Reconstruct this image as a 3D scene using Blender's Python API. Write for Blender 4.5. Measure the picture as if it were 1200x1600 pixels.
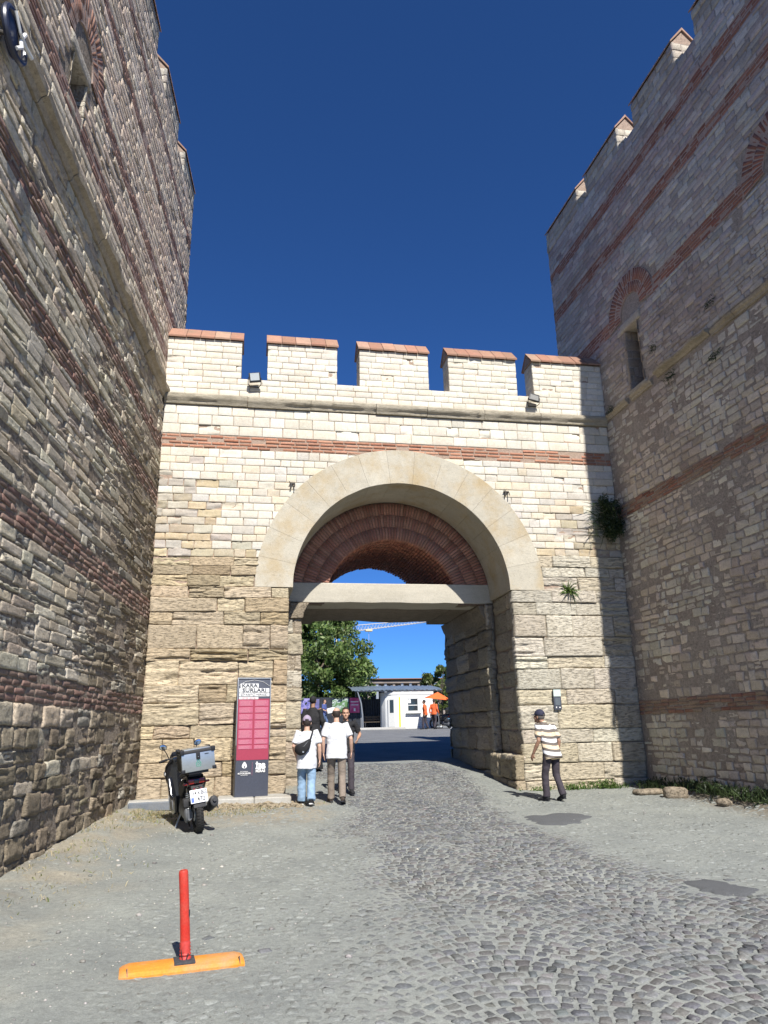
import bpy, bmesh, math, random
import numpy as np
from mathutils import Vector, Matrix

for o in list(bpy.data.objects):
    bpy.data.objects.remove(o)
S = bpy.context.scene
C = S.collection
R = math.radians

# ------------------------------------------------------------ camera
PITCH, YAW, ROLL, FPX, CAMD, CAMZ = 16.6536, 10.5014, -1.2736, 1136.74, 16.0, 1.30
_p, _y, _r = R(PITCH), R(YAW), R(ROLL)
fwd = np.array([math.sin(_y) * math.cos(_p), math.cos(_y) * math.cos(_p), math.sin(_p)])
rgt0 = np.array([math.cos(_y), -math.sin(_y), 0.0])
up0 = np.cross(rgt0, fwd)
rgt = rgt0 * math.cos(_r) + up0 * math.sin(_r)
upv = -rgt0 * math.sin(_r) + up0 * math.cos(_r)
CAMP = np.array([0.0, -CAMD, CAMZ])
cam = bpy.data.cameras.new('camera')
cam.sensor_fit = 'VERTICAL'
cam.sensor_height = 36.0
cam.lens = FPX / 1600.0 * 36.0
cam.clip_start = 0.1
cam.clip_end = 3000
camo = bpy.data.objects.new('camera', cam)
C.objects.link(camo)
camo.matrix_world = Matrix(((rgt[0], upv[0], -fwd[0], CAMP[0]), (rgt[1], upv[1], -fwd[1], CAMP[1]),
                            (rgt[2], upv[2], -fwd[2], CAMP[2]), (0, 0, 0, 1)))
S.camera = camo

# ------------------------------------------------------------ light
SUN_TAN_AZ, SUN_TAN_EL = 0.12, 1.03
tosun = Vector((SUN_TAN_AZ, -1.0, SUN_TAN_EL)).normalized()
w = bpy.data.worlds.new('World')
S.world = w
w.use_nodes = True
wn = w.node_tree
sky = wn.nodes.new('ShaderNodeTexSky')
sky.sky_type = 'NISHITA'
sky.sun_disc = False
sky.sun_elevation = math.asin(tosun.z)
sky.sun_rotation = math.atan2(tosun.x, tosun.y)
sky.altitude = 3000
sky.air_density = 1.0
sky.dust_density = 0.0
sky.ozone_density = 10.0
bg = wn.nodes['Background']
tint = wn.nodes.new('ShaderNodeMix'); tint.data_type = 'RGBA'; tint.blend_type = 'MULTIPLY'
tint.inputs[0].default_value = 1.0; tint.inputs[7].default_value = (0.58, 0.89, 1.17, 1)   # the deep blue of a clear dry day
wn.links.new(sky.outputs[0], tint.inputs[6]); wn.links.new(tint.outputs[2], bg.inputs[0])
bg.inputs[1].default_value = 0.075
sun = bpy.data.lights.new('sun', 'SUN')
sun.energy = 5.0
sun.angle = R(0.53)
sun.color = (1.0, 0.957, 0.895)
so = bpy.data.objects.new('sun', sun)
so.rotation_mode = 'QUATERNION'
so.rotation_quaternion = tosun.to_track_quat('Z', 'Y')
so.location = (0, -20, 40)
C.objects.link(so)
S.view_settings.view_transform = 'Standard'
S.view_settings.look = 'None'
S.view_settings.gamma = 1
S.view_settings.exposure = 0.62
S.view_settings.use_curve_mapping = False
S.render.engine = 'CYCLES'
S.cycles.max_bounces = 6
S.cycles.use_denoising = True

# ------------------------------------------------------------ helpers: objects
rng = np.random.default_rng(7)
rnd = random.Random(7)


def tag(o, label=None, cat=None, group=None, kind=None):
    if label: o['label'] = label
    if cat: o['category'] = cat
    if group: o['group'] = group
    if kind: o['kind'] = kind
    return o


def thing(name, label, cat, loc=(0, 0, 0), rz=0.0, group=None, rot=None):
    o = bpy.data.objects.new(name, None)
    o.empty_display_size = 0.2
    o.location = loc
    o.rotation_euler = rot if rot else (0, 0, rz)
    C.objects.link(o)
    return tag(o, label, cat, group)


def link(name, me, mat=None, parent=None, loc=None):
    o = bpy.data.objects.new(name, me)
    if mat is not None and not me.materials:
        me.materials.append(mat)
    C.objects.link(o)
    if parent is not None: o.parent = parent
    if loc is not None: o.location = loc
    return o


def mesh(name, verts, faces, cols=None, smooth=False):
    """verts (n,3); faces (m,4) int array or list; cols (n,3) per-vertex colour of the thing itself"""
    me = bpy.data.meshes.new(name)
    V = np.asarray(verts, dtype=np.float32)
    if isinstance(faces, np.ndarray):
        k = faces.shape[1]
        F = faces.astype(np.int32)
        me.vertices.add(len(V))
        me.vertices.foreach_set('co', V.ravel())
        me.loops.add(F.size)
        me.loops.foreach_set('vertex_index', F.ravel())
        me.polygons.add(len(F))
        me.polygons.foreach_set('loop_start', np.arange(0, F.size, k, dtype=np.int32))
        me.update(calc_edges=True)
    else:
        me.from_pydata([tuple(map(float, v)) for v in V], [], [tuple(f) for f in faces])
    if cols is not None:
        a = me.color_attributes.new('col', 'FLOAT_COLOR', 'POINT')
        c4 = np.ones((len(V), 4), dtype=np.float32)
        c4[:, :3] = cols
        a.data.foreach_set('color', c4.ravel())
    if smooth:
        me.polygons.foreach_set('use_smooth', np.ones(len(me.polygons), dtype=bool))
    return me


class MB:
    """collects shapes into one bmesh"""
    def __init__(s): s.b = bmesh.new()

    def _add(s, t, M=None):
        if M is not None: bmesh.ops.transform(t, matrix=M, verts=t.verts)
        me = bpy.data.meshes.new('t'); t.to_mesh(me); t.free()
        s.b.from_mesh(me); bpy.data.meshes.remove(me)
        return s

    def box(s, c, size, rot=(0, 0, 0), bev=0.0, seg=2):
        t = bmesh.new()
        bmesh.ops.create_cube(t, size=1.0)
        bmesh.ops.scale(t, vec=size, verts=t.verts)
        if bev > 0:
            bmesh.ops.bevel(t, geom=t.edges[:], offset=bev, segments=seg, affect='EDGES', profile=0.6)
        from mathutils import Euler
        return s._add(t, Matrix.Translation(c) @ Euler(rot).to_matrix().to_4x4())

    def tube(s, pts, rad, n=10, up=(0, 0, 1), cap=True):
        """rad: number, list of numbers or list of (rx, ry): rx along the side axis, ry along the other"""
        P = [Vector(p) for p in pts]
        if not isinstance(rad, (list, tuple)): rad = [rad] * len(P)
        rr = [(r, r) if not isinstance(r, (list, tuple)) else r for r in rad]
        t = bmesh.new(); rings = []
        side0 = None
        for i, p in enumerate(P):
            d = (P[min(i + 1, len(P) - 1)] - P[max(i - 1, 0)]).normalized()
            u = Vector(up)
            if side0 is None:
                sd = d.cross(u)
                if sd.length < 1e-4: sd = d.cross(Vector((0, 1, 0)))
            else:
                sd = side0 - d * side0.dot(d)
            sd.normalize(); side0 = sd
            v2 = sd.cross(d).normalized()
            rings.append([t.verts.new(p + sd * (math.cos(a) * rr[i][0]) + v2 * (math.sin(a) * rr[i][1]))
                          for a in [2 * math.pi * k / n for k in range(n)]])
        for A, B in zip(rings, rings[1:]):
            for k in range(n): t.faces.new((A[k], A[(k + 1) % n], B[(k + 1) % n], B[k]))
        if cap:
            t.faces.new(rings[0][::-1]); t.faces.new(rings[-1])
        bmesh.ops.recalc_face_normals(t, faces=t.faces)
        return s._add(t)

    def cyl(s, a, b, r, n=16): return s.tube([a, b], r, n)

    def ball(s, c, size, n=12, rot=(0, 0, 0)):
        from mathutils import Euler
        t = bmesh.new(); bmesh.ops.create_uvsphere(t, u_segments=n, v_segments=max(6, n * 2 // 3), radius=1.0)
        return s._add(t, Matrix.Translation(c) @ Euler(rot).to_matrix().to_4x4() @ Matrix.Diagonal((*size, 1)))

    def torus(s, c, axis, Rr, r, n=32, m=10, sq=1.0):
        ax = Vector(axis).normalized(); u = ax.orthogonal().normalized(); v = ax.cross(u)
        t = bmesh.new(); g = []
        for i in range(n):
            a = 2 * math.pi * i / n; d = u * math.cos(a) + v * math.sin(a)
            g.append([t.verts.new(Vector(c) + d * (Rr + r * math.cos(b)) + ax * (r * sq * math.sin(b)))
                      for b in [2 * math.pi * k / m for k in range(m)]])
        for i in range(n):
            for k in range(m):
                t.faces.new((g[i][k], g[(i + 1) % n][k], g[(i + 1) % n][(k + 1) % m], g[i][(k + 1) % m]))
        bmesh.ops.recalc_face_normals(t, faces=t.faces)
        return s._add(t)

    def prism(s, poly, d0, d1, axes=((1, 0, 0), (0, 0, 1), (0, 1, 0)), o=(0, 0, 0), bev=0.0):
        """polygon of (a, b) along axes[0], axes[1]; from d0 to d1 along axes[2]"""
        A, B, D = (Vector(x) for x in axes); o = Vector(o)
        t = bmesh.new()
        f0 = [t.verts.new(o + A * p[0] + B * p[1] + D * d0) for p in poly]
        f1 = [t.verts.new(o + A * p[0] + B * p[1] + D * d1) for p in poly]
        n = len(poly)
        t.faces.new(f0[::-1]); t.faces.new(f1)
        for k in range(n): t.faces.new((f0[k], f0[(k + 1) % n], f1[(k + 1) % n], f1[k]))
        bmesh.ops.recalc_face_normals(t, faces=t.faces)
        if bev > 0: bmesh.ops.bevel(t, geom=t.edges[:], offset=bev, segments=2, affect='EDGES', profile=0.6)
        return s._add(t)

    def loft(s, rings, cap=True):
        t = bmesh.new(); g = [[t.verts.new(Vector(p)) for p in r] for r in rings]; n = len(g[0])
        for A, B in zip(g, g[1:]):
            for k in range(n): t.faces.new((A[k], A[(k + 1) % n], B[(k + 1) % n], B[k]))
        if cap: t.faces.new(g[0][::-1]); t.faces.new(g[-1])
        bmesh.ops.recalc_face_normals(t, faces=t.faces)
        return s._add(t)

    def quad(s, pts):
        t = bmesh.new(); t.faces.new([t.verts.new(Vector(p)) for p in pts])
        return s._add(t)

    def data(s, name, smooth=True, angle=40, M=None):
        if M is not None: bmesh.ops.transform(s.b, matrix=M, verts=s.b.verts)
        me = bpy.data.meshes.new(name); s.b.to_mesh(me); s.b.free()
        if smooth:
            me.polygons.foreach_set('use_smooth', np.ones(len(me.polygons), dtype=bool))
            try: me.set_sharp_from_angle(angle=R(angle))
            except Exception: pass
        return me

    def build(s, name, mat, parent=None, smooth=True, angle=40, loc=None):
        return link(name, s.data(name, smooth, angle), mat, parent, loc)


def remesh(me, voxel, iters=2, relax=0.5):
    """one continuous surface out of overlapping shapes"""
    o = bpy.data.objects.new('tmp', me); C.objects.link(o)
    m = o.modifiers.new('r', 'REMESH'); m.mode = 'VOXEL'; m.voxel_size = voxel; m.use_smooth_shade = True
    if iters:
        s_ = o.modifiers.new('s', 'SMOOTH'); s_.iterations = iters; s_.factor = relax
    dg = bpy.context.evaluated_depsgraph_get(); dg.update()
    out = bpy.data.meshes.new_from_object(o.evaluated_get(dg), depsgraph=dg)
    C.objects.unlink(o); bpy.data.objects.remove(o)
    out.polygons.foreach_set('use_smooth', np.ones(len(out.polygons), dtype=bool))
    return out


def text_mesh(body, size, align='CENTER', bold=0.0, ext=0.0, xs=1.0):
    cu = bpy.data.curves.new('lettering', 'FONT'); cu.body = body; cu.size = size
    cu.align_x = align; cu.align_y = 'CENTER'; cu.offset = bold; cu.extrude = ext; cu.resolution_u = 3
    o = bpy.data.objects.new('tmp', cu); C.objects.link(o)
    dg = bpy.context.evaluated_depsgraph_get(); dg.update()
    me = bpy.data.meshes.new_from_object(o.evaluated_get(dg), depsgraph=dg)
    C.objects.unlink(o); bpy.data.objects.remove(o); bpy.data.curves.remove(cu)
    if xs != 1.0: me.transform(Matrix.Diagonal((xs, 1, 1, 1)))
    return me


# ------------------------------------------------------------ helpers: noise
def _h(ix, iy, iz, seed):
    n = (ix.astype(np.int64) * 374761393 + iy.astype(np.int64) * 668265263 + iz.astype(np.int64) * 2147483647 + seed * 1274126177) & 0xFFFFFFFF
    n = ((n ^ (n >> 13)) * 1274126177) & 0xFFFFFFFF
    n = ((n ^ (n >> 16)) * 2246822519) & 0xFFFFFFFF
    return ((n ^ (n >> 15)) & 0xFFFFFF) / float(0xFFFFFF)


def vnoise(x, y, z=0.0, seed=0):
    x, y, z = np.broadcast_arrays(np.asarray(x, float), np.asarray(y, float), np.asarray(z, float))
    fx, fy, fz = np.floor(x), np.floor(y), np.floor(z)
    tx, ty, tz = x - fx, y - fy, z - fz
    tx, ty, tz = (t * t * (3 - 2 * t) for t in (tx, ty, tz))
    r = 0
    for dx in (0, 1):
        for dy in (0, 1):
            for dz in (0, 1):
                wgt = (tx if dx else 1 - tx) * (ty if dy else 1 - ty) * (tz if dz else 1 - tz)
                r = r + wgt * _h(fx + dx, fy + dy, fz + dz, seed)
    return r


def fbm(x, y, z=0.0, seed=0, oct=3):
    a, s, f = 0.5, 0.0, 1.0
    for k in range(oct):
        s = s + a * vnoise(np.asarray(x) * f, np.asarray(y) * f, np.asarray(z) * f, seed + k * 17)
        a *= 0.5; f *= 2.03
    return s / (1 - 0.5 ** oct)


def sstep(a, b, x):
    t = np.clip((np.asarray(x, float) - a) / (b - a), 0, 1)
    return t * t * (3 - 2 * t)


def project(P):
    """world points -> pixels of the 1200x1600 photograph (only used to rank pieces by the size they show)"""
    v = np.asarray(P, float) - CAMP
    z = v @ fwd
    zz = np.where(z > 0.2, z, np.nan)
    return 600 + FPX * (v @ rgt) / zz, 800 - FPX * (v @ upv) / zz


# ------------------------------------------------------------ helpers: materials
def new_mat(name):
    m = bpy.data.materials.new(name); m.use_nodes = True
    nt = m.node_tree; return m, nt, nt.nodes['Principled BSDF']


def N(nt, typ, **kw):
    n = nt.nodes.new(typ)
    for k, v in kw.items():
        if k in ('operation', 'blend_type', 'data_type', 'noise_dimensions', 'feature', 'attribute_name', 'distance', 'wave_type', 'bands_direction', 'interpolation'):
            setattr(n, k, v)
        else:
            n.inputs[k.replace('_', ' ')].default_value = v
    return n


def ramp(nt, fac, a, b, ca=(0, 0, 0, 1), cb=(1, 1, 1, 1)):
    r = nt.nodes.new('ShaderNodeValToRGB')
    r.color_ramp.elements[0].position = a; r.color_ramp.elements[0].color = ca
    r.color_ramp.elements[1].position = b; r.color_ramp.elements[1].color = cb
    nt.links.new(fac, r.inputs[0]); return r.outputs[0]


def mixc(nt, fac, a, b, mode='MIX'):
    m = nt.nodes.new('ShaderNodeMix'); m.data_type = 'RGBA'; m.blend_type = mode
    for i, x in ((0, fac), (6, a), (7, b)):
        if isinstance(x, (int, float)): m.inputs[i].default_value = x
        elif isinstance(x, tuple): m.inputs[i].default_value = (*x[:3], 1)
        else: nt.links.new(x, m.inputs[i])
    return m.outputs[2]


def plain(name, col, rough=0.6, metal=0.0, grain=0.12, gscale=30.0, bump=0.0, coat=0.0, bscale=None):
    m, nt, b = new_mat(name)
    b.inputs['Roughness'].default_value = rough; b.inputs['Metallic'].default_value = metal
    b.inputs['Coat Weight'].default_value = coat
    tc = nt.nodes.new('ShaderNodeTexCoord')
    n = N(nt, 'ShaderNodeTexNoise', Scale=gscale, Detail=5.0, Roughness=0.6); nt.links.new(tc.outputs['Object'], n.inputs['Vector'])
    c = mixc(nt, ramp(nt, n.outputs[0], 0.3, 0.7), tuple(x * (1 - grain) for x in col), tuple(min(1, x * (1 + grain)) for x in col))
    nt.links.new(c, b.inputs['Base Color'])
    if bump:
        bp = N(nt, 'ShaderNodeBump', Strength=bump, Distance=0.01)
        if bscale:
            n = N(nt, 'ShaderNodeTexNoise', Scale=bscale, Detail=4.0); nt.links.new(tc.outputs['Object'], n.inputs['Vector'])
        nt.links.new(n.outputs[0], bp.inputs['Height']); nt.links.new(bp.outputs[0], b.inputs['Normal'])
    return m


def stone_mat(name, rough=0.92, grain=0.35, gscale=(9.0, 9.0, 9.0), pits=0.5, pit_scale=(30., 30., 45.), stain=(0.2, 0.16, 0.1),
              stain_amt=0.35, stain_scale=0.9, bump=0.6, bdist=0.02, pale=None, pale_amt=0.0, use_attr=True, col=(0.4, 0.4, 0.4)):
    """stone / brick: colour of each piece from its own 'col', grain, pits and stains in world-like object space"""
    m, nt, b = new_mat(name); L = nt.links
    b.inputs['Roughness'].default_value = rough
    b.inputs['Specular IOR Level'].default_value = 0.25
    tc = nt.nodes.new('ShaderNodeTexCoord')
    if use_attr:
        at = nt.nodes.new('ShaderNodeAttribute'); at.attribute_name = 'col'; base = at.outputs['Color']
    else:
        rgb = nt.nodes.new('ShaderNodeRGB'); rgb.outputs[0].default_value = (*col, 1); base = rgb.outputs[0]
    mp = nt.nodes.new('ShaderNodeMapping'); mp.inputs['Scale'].default_value = gscale; L.new(tc.outputs['Object'], mp.inputs[0])
    n1 = N(nt, 'ShaderNodeTexNoise', Scale=1.0, Detail=9.0, Roughness=0.68); L.new(mp.outputs[0], n1.inputs['Vector'])
    g = ramp(nt, n1.outputs[0], 0.25, 0.75, (1 - grain,) * 3 + (1,), (1 + grain * 0.6,) * 3 + (1,))
    c = mixc(nt, 1.0, base, g, 'MULTIPLY')
    ns = N(nt, 'ShaderNodeTexNoise', Scale=stain_scale, Detail=6.0, Roughness=0.65); L.new(tc.outputs['Object'], ns.inputs['Vector'])
    sf = nt.nodes.new('ShaderNodeMath'); sf.operation = 'MULTIPLY'; L.new(ramp(nt, ns.outputs[0], 0.45, 0.72), sf.inputs[0]); sf.inputs[1].default_value = stain_amt
    c = mixc(nt, sf.outputs[0], c, stain)
    if pale:
        np_ = N(nt, 'ShaderNodeTexNoise', Scale=stain_scale * 4.3, Detail=7.0, Roughness=0.75); L.new(tc.outputs['Object'], np_.inputs['Vector'])
        pf = nt.nodes.new('ShaderNodeMath'); pf.operation = 'MULTIPLY'; L.new(ramp(nt, np_.outputs[0], 0.5, 0.68), pf.inputs[0]); pf.inputs[1].default_value = pale_amt
        c = mixc(nt, pf.outputs[0], c, pale)
    mp2 = nt.nodes.new('ShaderNodeMapping'); mp2.inputs['Scale'].default_value = pit_scale; L.new(tc.outputs['Object'], mp2.inputs[0])
    n2 = N(nt, 'ShaderNodeTexNoise', Scale=1.0, Detail=6.0, Roughness=0.7); L.new(mp2.outputs[0], n2.inputs['Vector'])
    pit = ramp(nt, n2.outputs[0], 0.33, 0.47)
    c = mixc(nt, ramp(nt, pit, 0.0, 1.0, (pits * 0.55,) * 3 + (1,), (0, 0, 0, 1)), c, (0.09, 0.07, 0.05))
    n3 = N(nt, 'ShaderNodeTexNoise', Scale=70.0, Detail=4.0, Roughness=0.75); L.new(tc.outputs['Object'], n3.inputs['Vector'])
    c = mixc(nt, 1.0, c, ramp(nt, n3.outputs[0], 0.3, 0.7, (.8, .8, .79, 1), (1.14, 1.14, 1.14, 1)), 'MULTIPLY')
    L.new(c, b.inputs['Base Color'])
    hm = nt.nodes.new('ShaderNodeMath'); hm.operation = 'MULTIPLY_ADD'
    L.new(pit, hm.inputs[0]); hm.inputs[1].default_value = pits; hs_ = nt.nodes.new('ShaderNodeMath'); hs_.operation = 'MULTIPLY_ADD'; L.new(n3.outputs[0], hs_.inputs[0]); hs_.inputs[1].default_value = 0.22; L.new(n1.outputs[0], hs_.inputs[2]); L.new(hs_.outputs[0], hm.inputs[2])
    bp = N(nt, 'ShaderNodeBump', Strength=bump, Distance=bdist); L.new(hm.outputs[0], bp.inputs['Height'])
    L.new(bp.outputs[0], b.inputs['Normal'])
    return m


# ------------------------------------------------------------ helpers: masonry
def topo(nx, ny):
    """front grid (ny+1)*(nx+1) then a ring of border copies pushed back"""
    W = nx + 1
    f = [(j * W + i, j * W + i + 1, (j + 1) * W + i + 1, (j + 1) * W + i) for j in range(ny) for i in range(nx)]
    ring = [i for i in range(nx)] + [j * W + nx for j in range(ny)] + [ny * W + i for i in range(nx, 0, -1)] + [j * W for j in range(ny, 0, -1)]
    base = W * (ny + 1); n = len(ring)
    for k in range(n):
        f.append((ring[(k + 1) % n], ring[k], base + k, base + (k + 1) % n))
    return np.array(f), np.array(ring)


def spaced(n, e):
    if n <= 1: return np.array([0.0, 1.0])
    if n == 2: return np.array([0, 0.5, 1.0])
    return np.concatenate([[0], np.linspace(e, 1 - e, n - 1), [1]])


class Masonry:
    """blocks in wall coordinates (u along, v up, w out), emitted as single parts for the largest in view and one joined part for the rest"""
    def __init__(s, fmap, base):
        s.fmap = fmap; s.base = np.array(base, float); s.items = {}

    def add(s, cls, rects, nx, ny, prot=(0.0, 0.02), jit=0.006, edge=0.012, rough=0.006, rs=6.0, strata=0.0, back=0.09, col=None, joint=0.012, espace=0.06, gash=0.0, tilt=0.0, skew=0.0, seed=0):
        """rects (n,4) u0,u1,v0,v1; arrays or numbers per stone for prot ranges, strata, col (n,3)"""
        rects = np.asarray(rects, float); n = len(rects)
        if n == 0: return
        tu = spaced(nx, espace); tv = spaced(ny, espace * 1.5)
        U, V = np.meshgrid(tu, tv)
        u0, u1, v0, v1 = (rects[:, k][:, None, None] for k in range(4))
        j = joint / 2
        r = np.random.default_rng(seed + 11)
        cj = r.normal(0, jit, (n, 4, 2))          # corner jitter
        bl = ((1 - U) * (1 - V))[None, :, :, None] * cj[:, 0][:, None, None] + (U * (1 - V))[None, :, :, None] * cj[:, 1][:, None, None] \
            + (U * V)[None, :, :, None] * cj[:, 2][:, None, None] + ((1 - U) * V)[None, :, :, None] * cj[:, 3][:, None, None]
        uu = u0 + j + (u1 - u0 - 2 * j) * U[None] + bl[..., 0]
        vv = v0 + j + (v1 - v0 - 2 * j) * V[None] + bl[..., 1]
        per = lambda x: np.broadcast_to(np.asarray(x, float), (n,))[:, None, None]
        ww = r.uniform(0, 1, n)[:, None, None] * (per(prot[1]) - per(prot[0])) + per(prot[0]) + 0 * uu
        if tilt: ww = ww + (r.normal(0, tilt, n)[:, None, None] * (U - 0.5)[None] + r.normal(0, tilt, n)[:, None, None] * (V - 0.5)[None])
        border = np.zeros_like(U); border[0, :] = border[-1, :] = 1; border[:, 0] = border[:, -1] = 1
        corner = np.zeros_like(U)
        for a in (0, -1):
            for b_ in (0, -1): corner[a, b_] = 1
        ww = ww - border[None] * per(edge) - corner[None] * per(edge) * 0.5
        off = r.uniform(0, 50, n)[:, None, None]
        ww = ww + (fbm(uu * rs, vv * rs, off, seed, 3) - 0.5) * 2 * per(rough)
        st = per(strata)
        if np.any(st > 0):
            s1 = fbm(uu * 1.6, vv * 13.0, off * 3, seed + 5, 3)
            s2 = vnoise(uu * 2.6, vv * 26.0, off * 5, seed + 9)
            ww = ww - st * (sstep(0.45, 0.72, s1) * 1.0 + 0.45 * sstep(0.5, 0.8, s2))
            s3 = 1 - np.abs(2 * fbm(uu * 1.4, vv * 9.0, off * 9, seed + 15, 2) - 1)
            ww = ww - st * 0.9 * sstep(0.90, 0.97, s3)
        if np.any(np.asarray(gash) > 0):
            gn = vnoise(uu * 1.3, vv * 11.0, off * 7, seed + 21)
            ww = ww - per(gash) * sstep(0.66, 0.8, gn)
        br = per(rough) * 1.2
        uu = uu + border[None] * (fbm(uu * 9, vv * 9, off + 7, seed + 31, 2) - 0.5) * br * 2
        vv = vv + border[None] * (fbm(uu * 7, vv * 9, off + 13, seed + 41, 2) - 0.5) * br * 2
        F, ring = topo(nx, ny)
        P = np.stack([uu, vv, ww], -1).reshape(n, -1, 3)
        B = P[:, ring].copy(); B[..., 2] = -back
        P = np.concatenate([P, B], 1)
        Wd = s.fmap(P[..., 0], P[..., 1], P[..., 2])
        col = np.broadcast_to(np.asarray(col, float), (n, 3))
        s.items.setdefault(cls, []).append((Wd, F, col))

    def add_world(s, cls, Wd, F, col):
        s.items.setdefault(cls, []).append((np.asarray(Wd, float), F, np.broadcast_to(np.asarray(col, float), (len(Wd), 3))))

    def emit(s, cls, parent, mat, single=300, rest_name='small_stones', smooth=True, name=None, minpx=4):
        groups = s.items.get(cls, [])
        cand = []
        for gi, (Wd, F, col) in enumerate(groups):
            k = Wd.shape[1]
            px, py = project(Wd)
            bad = np.isnan(px).any(1) | np.isnan(py).any(1)
            x0, x1, y0, y1 = (np.clip(f_(a, axis=1), lo, hi) for f_, a, lo, hi in ((np.min, px, 0, 1200), (np.max, px, 0, 1200), (np.min, py, 0, 1600), (np.max, py, 0, 1600)))
            area = np.where(bad, 0, np.maximum(x1 - x0, 0) * np.maximum(y1 - y0, 0))
            cand += [(area[i], gi, i) for i in range(len(Wd)) if area[i] > minpx]
        cand.sort(reverse=True)
        pick = cand[:single]
        chosen = [set() for _ in groups]
        for _, gi, i in pick: chosen[gi].add(i)
        base = s.base
        for gi, (Wd, F, col) in enumerate(groups):
            for i in sorted(chosen[gi]):
                cc = np.repeat(col[i][None], Wd.shape[1], 0)
                link(name or cls, mesh(cls, Wd[i] - base, F, cc, smooth), mat, parent)
        VV, FF, CC, o = [], [], [], 0
        for gi, (Wd, F, col) in enumerate(groups):
            keep = [i for i in range(len(Wd)) if i not in chosen[gi]]
            if not keep: continue
            k = Wd.shape[1]
            A = Wd[keep] - base
            VV.append(A.reshape(-1, 3)); CC.append(np.repeat(col[keep], k, 0))
            FF.append((F[None] + (np.arange(len(keep)) * k)[:, None, None] + o).reshape(-1, 4)); o += len(keep) * k
        if VV:
            ob = link(rest_name, mesh(rest_name, np.concatenate(VV), np.concatenate(FF), np.concatenate(CC), smooth), mat, parent)
            ob['kind'] = 'stuff'


def courses(u0, u1, v0, v1, h, wd, r, skip=None, hs=None):
    """rows of blocks: h=(min,max) course height, wd=(min,max) block length"""
    out = []; v = v0; k = 0
    while v < v1 - 1e-6:
        hh = r.uniform(*h) if hs is None else hs[k % len(hs)]
        if v1 - v - hh < h[0] * 0.7: hh = v1 - v
        u = u0 - r.uniform(0, wd[0] * 0.8)
        while u < u1:
            L_ = r.uniform(*wd)
            a, b_ = max(u, u0), min(u + L_, u1)
            if u1 - b_ < wd[0] * 0.4: b_ = u1
            if b_ - a > wd[0] * 0.25 and not (skip and skip(a, b_, v, v + hh)): out.append((a, b_, v, v + hh))
            u = b_ if b_ == u1 else u + L_
            if b_ == u1: break
        v += hh; k += 1
    return np.array(out).reshape(-1, 4)


def pal(r, n, cols, jitter=0.08, wts=None):
    cols = np.array(cols, float)
    i = r.choice(len(cols), n, p=wts)
    return np.clip(cols[i] * (1 + r.normal(0, jitter, (n, 1))) * (1 + r.normal(0, jitter * 0.14, (n, 3))), 0.01, 0.9)
# ============================================================ ground
LA = R(4.5)                       # the tower by the scooter flares open towards the viewer


def gz(y):
    """height of the ground along the road"""
    return np.interp(y, [-400, -60, 0, 5.3, 11.2, 31, 60, 140, 900], [-6, -2.6, 0, .47, .83, 1.32, 1.75, 2.2, 3])


def lane(x, y):
    """1 where traffic keeps the cobbles swept, 0 where dust has buried them"""
    le = np.interp(y, [-12, -9, -6, -3, 0, 3], [0.9, 1.35, 1.55, 1.75, 1.75, 1.6])
    ri = np.interp(y, [-12, -9.5, -8, -6, -4, -2, 0, 3], [6.5, 5.6, 5.0, 4.5, 4.35, 4.5, 4.9, 5.3])
    wob = (fbm(x * 0.9, y * 0.7, 0, 3, 3) - 0.5) * 1.6
    le2 = np.interp(y, [-12, -9, -6, -3, 0], [1.6, 1.4, .7, .5, .45])
    return sstep(-le2, le2, x - le + wob) * sstep(-0.35, 0.35, ri - x + wob * 0.45)


def lump(x, y):
    z = (fbm(x * 0.55, y * 0.55, 0, 5, 3) - 0.5) * 0.07
    z = z * sstep(14, 6, np.abs(y + 2))
    # earth banked up along the tower in the shade and at the foot of the scooter's wall
    z = z + 0.16 * sstep(8.25, 8.85, x + 0.25 * (fbm(x * 2, y * 1.4, 0, 9) - 0.5)) * sstep(0.6, -1.5, y)
    xl = -2.14 + y * math.tan(LA)
    z = z + 0.10 * sstep(0.9, 0.1, x - xl + 0.5 * (fbm(x * 2, y * 2, 0, 19) - 0.5)) * (y < 0.3)
    return z


def ground_z(x, y):
    return gz(y) + lump(np.asarray(x, float), np.asarray(y, float))


m_dust, nt, b = new_mat('dusty_ground'); Lk = nt.links
tc = nt.nodes.new('ShaderNodeTexCoord'); b.inputs['Roughness'].default_value = 0.95
n1 = N(nt, 'ShaderNodeTexNoise', Scale=1.1, Detail=6.0, Roughness=0.62); n2 = N(nt, 'ShaderNodeTexNoise', Scale=22.0, Detail=7.0, Roughness=0.75)
n3 = N(nt, 'ShaderNodeTexNoise', Scale=95.0, Detail=3.0, Roughness=0.7)
for q in (n1, n2, n3): Lk.new(tc.outputs['Object'], q.inputs['Vector'])
at = nt.nodes.new('ShaderNodeAttribute'); at.attribute_name = 'col'
c = mixc(nt, 1.0, at.outputs['Color'], ramp(nt, n1.outputs[0], 0.3, 0.72, (.76, .77, .79, 1), (1.16, 1.15, 1.12, 1)), 'MULTIPLY')
c = mixc(nt, 1.0, c, ramp(nt, n2.outputs[0], 0.28, 0.7, (.68, .68, .69, 1), (1.18, 1.18, 1.17, 1)), 'MULTIPLY')
c = mixc(nt, 1.0, c, ramp(nt, n3.outputs[0], 0.3, 0.6, (.72, .72, .72, 1), (1.06, 1.06, 1.06, 1)), 'MULTIPLY')
Lk.new(c, b.inputs['Base Color'])
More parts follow.
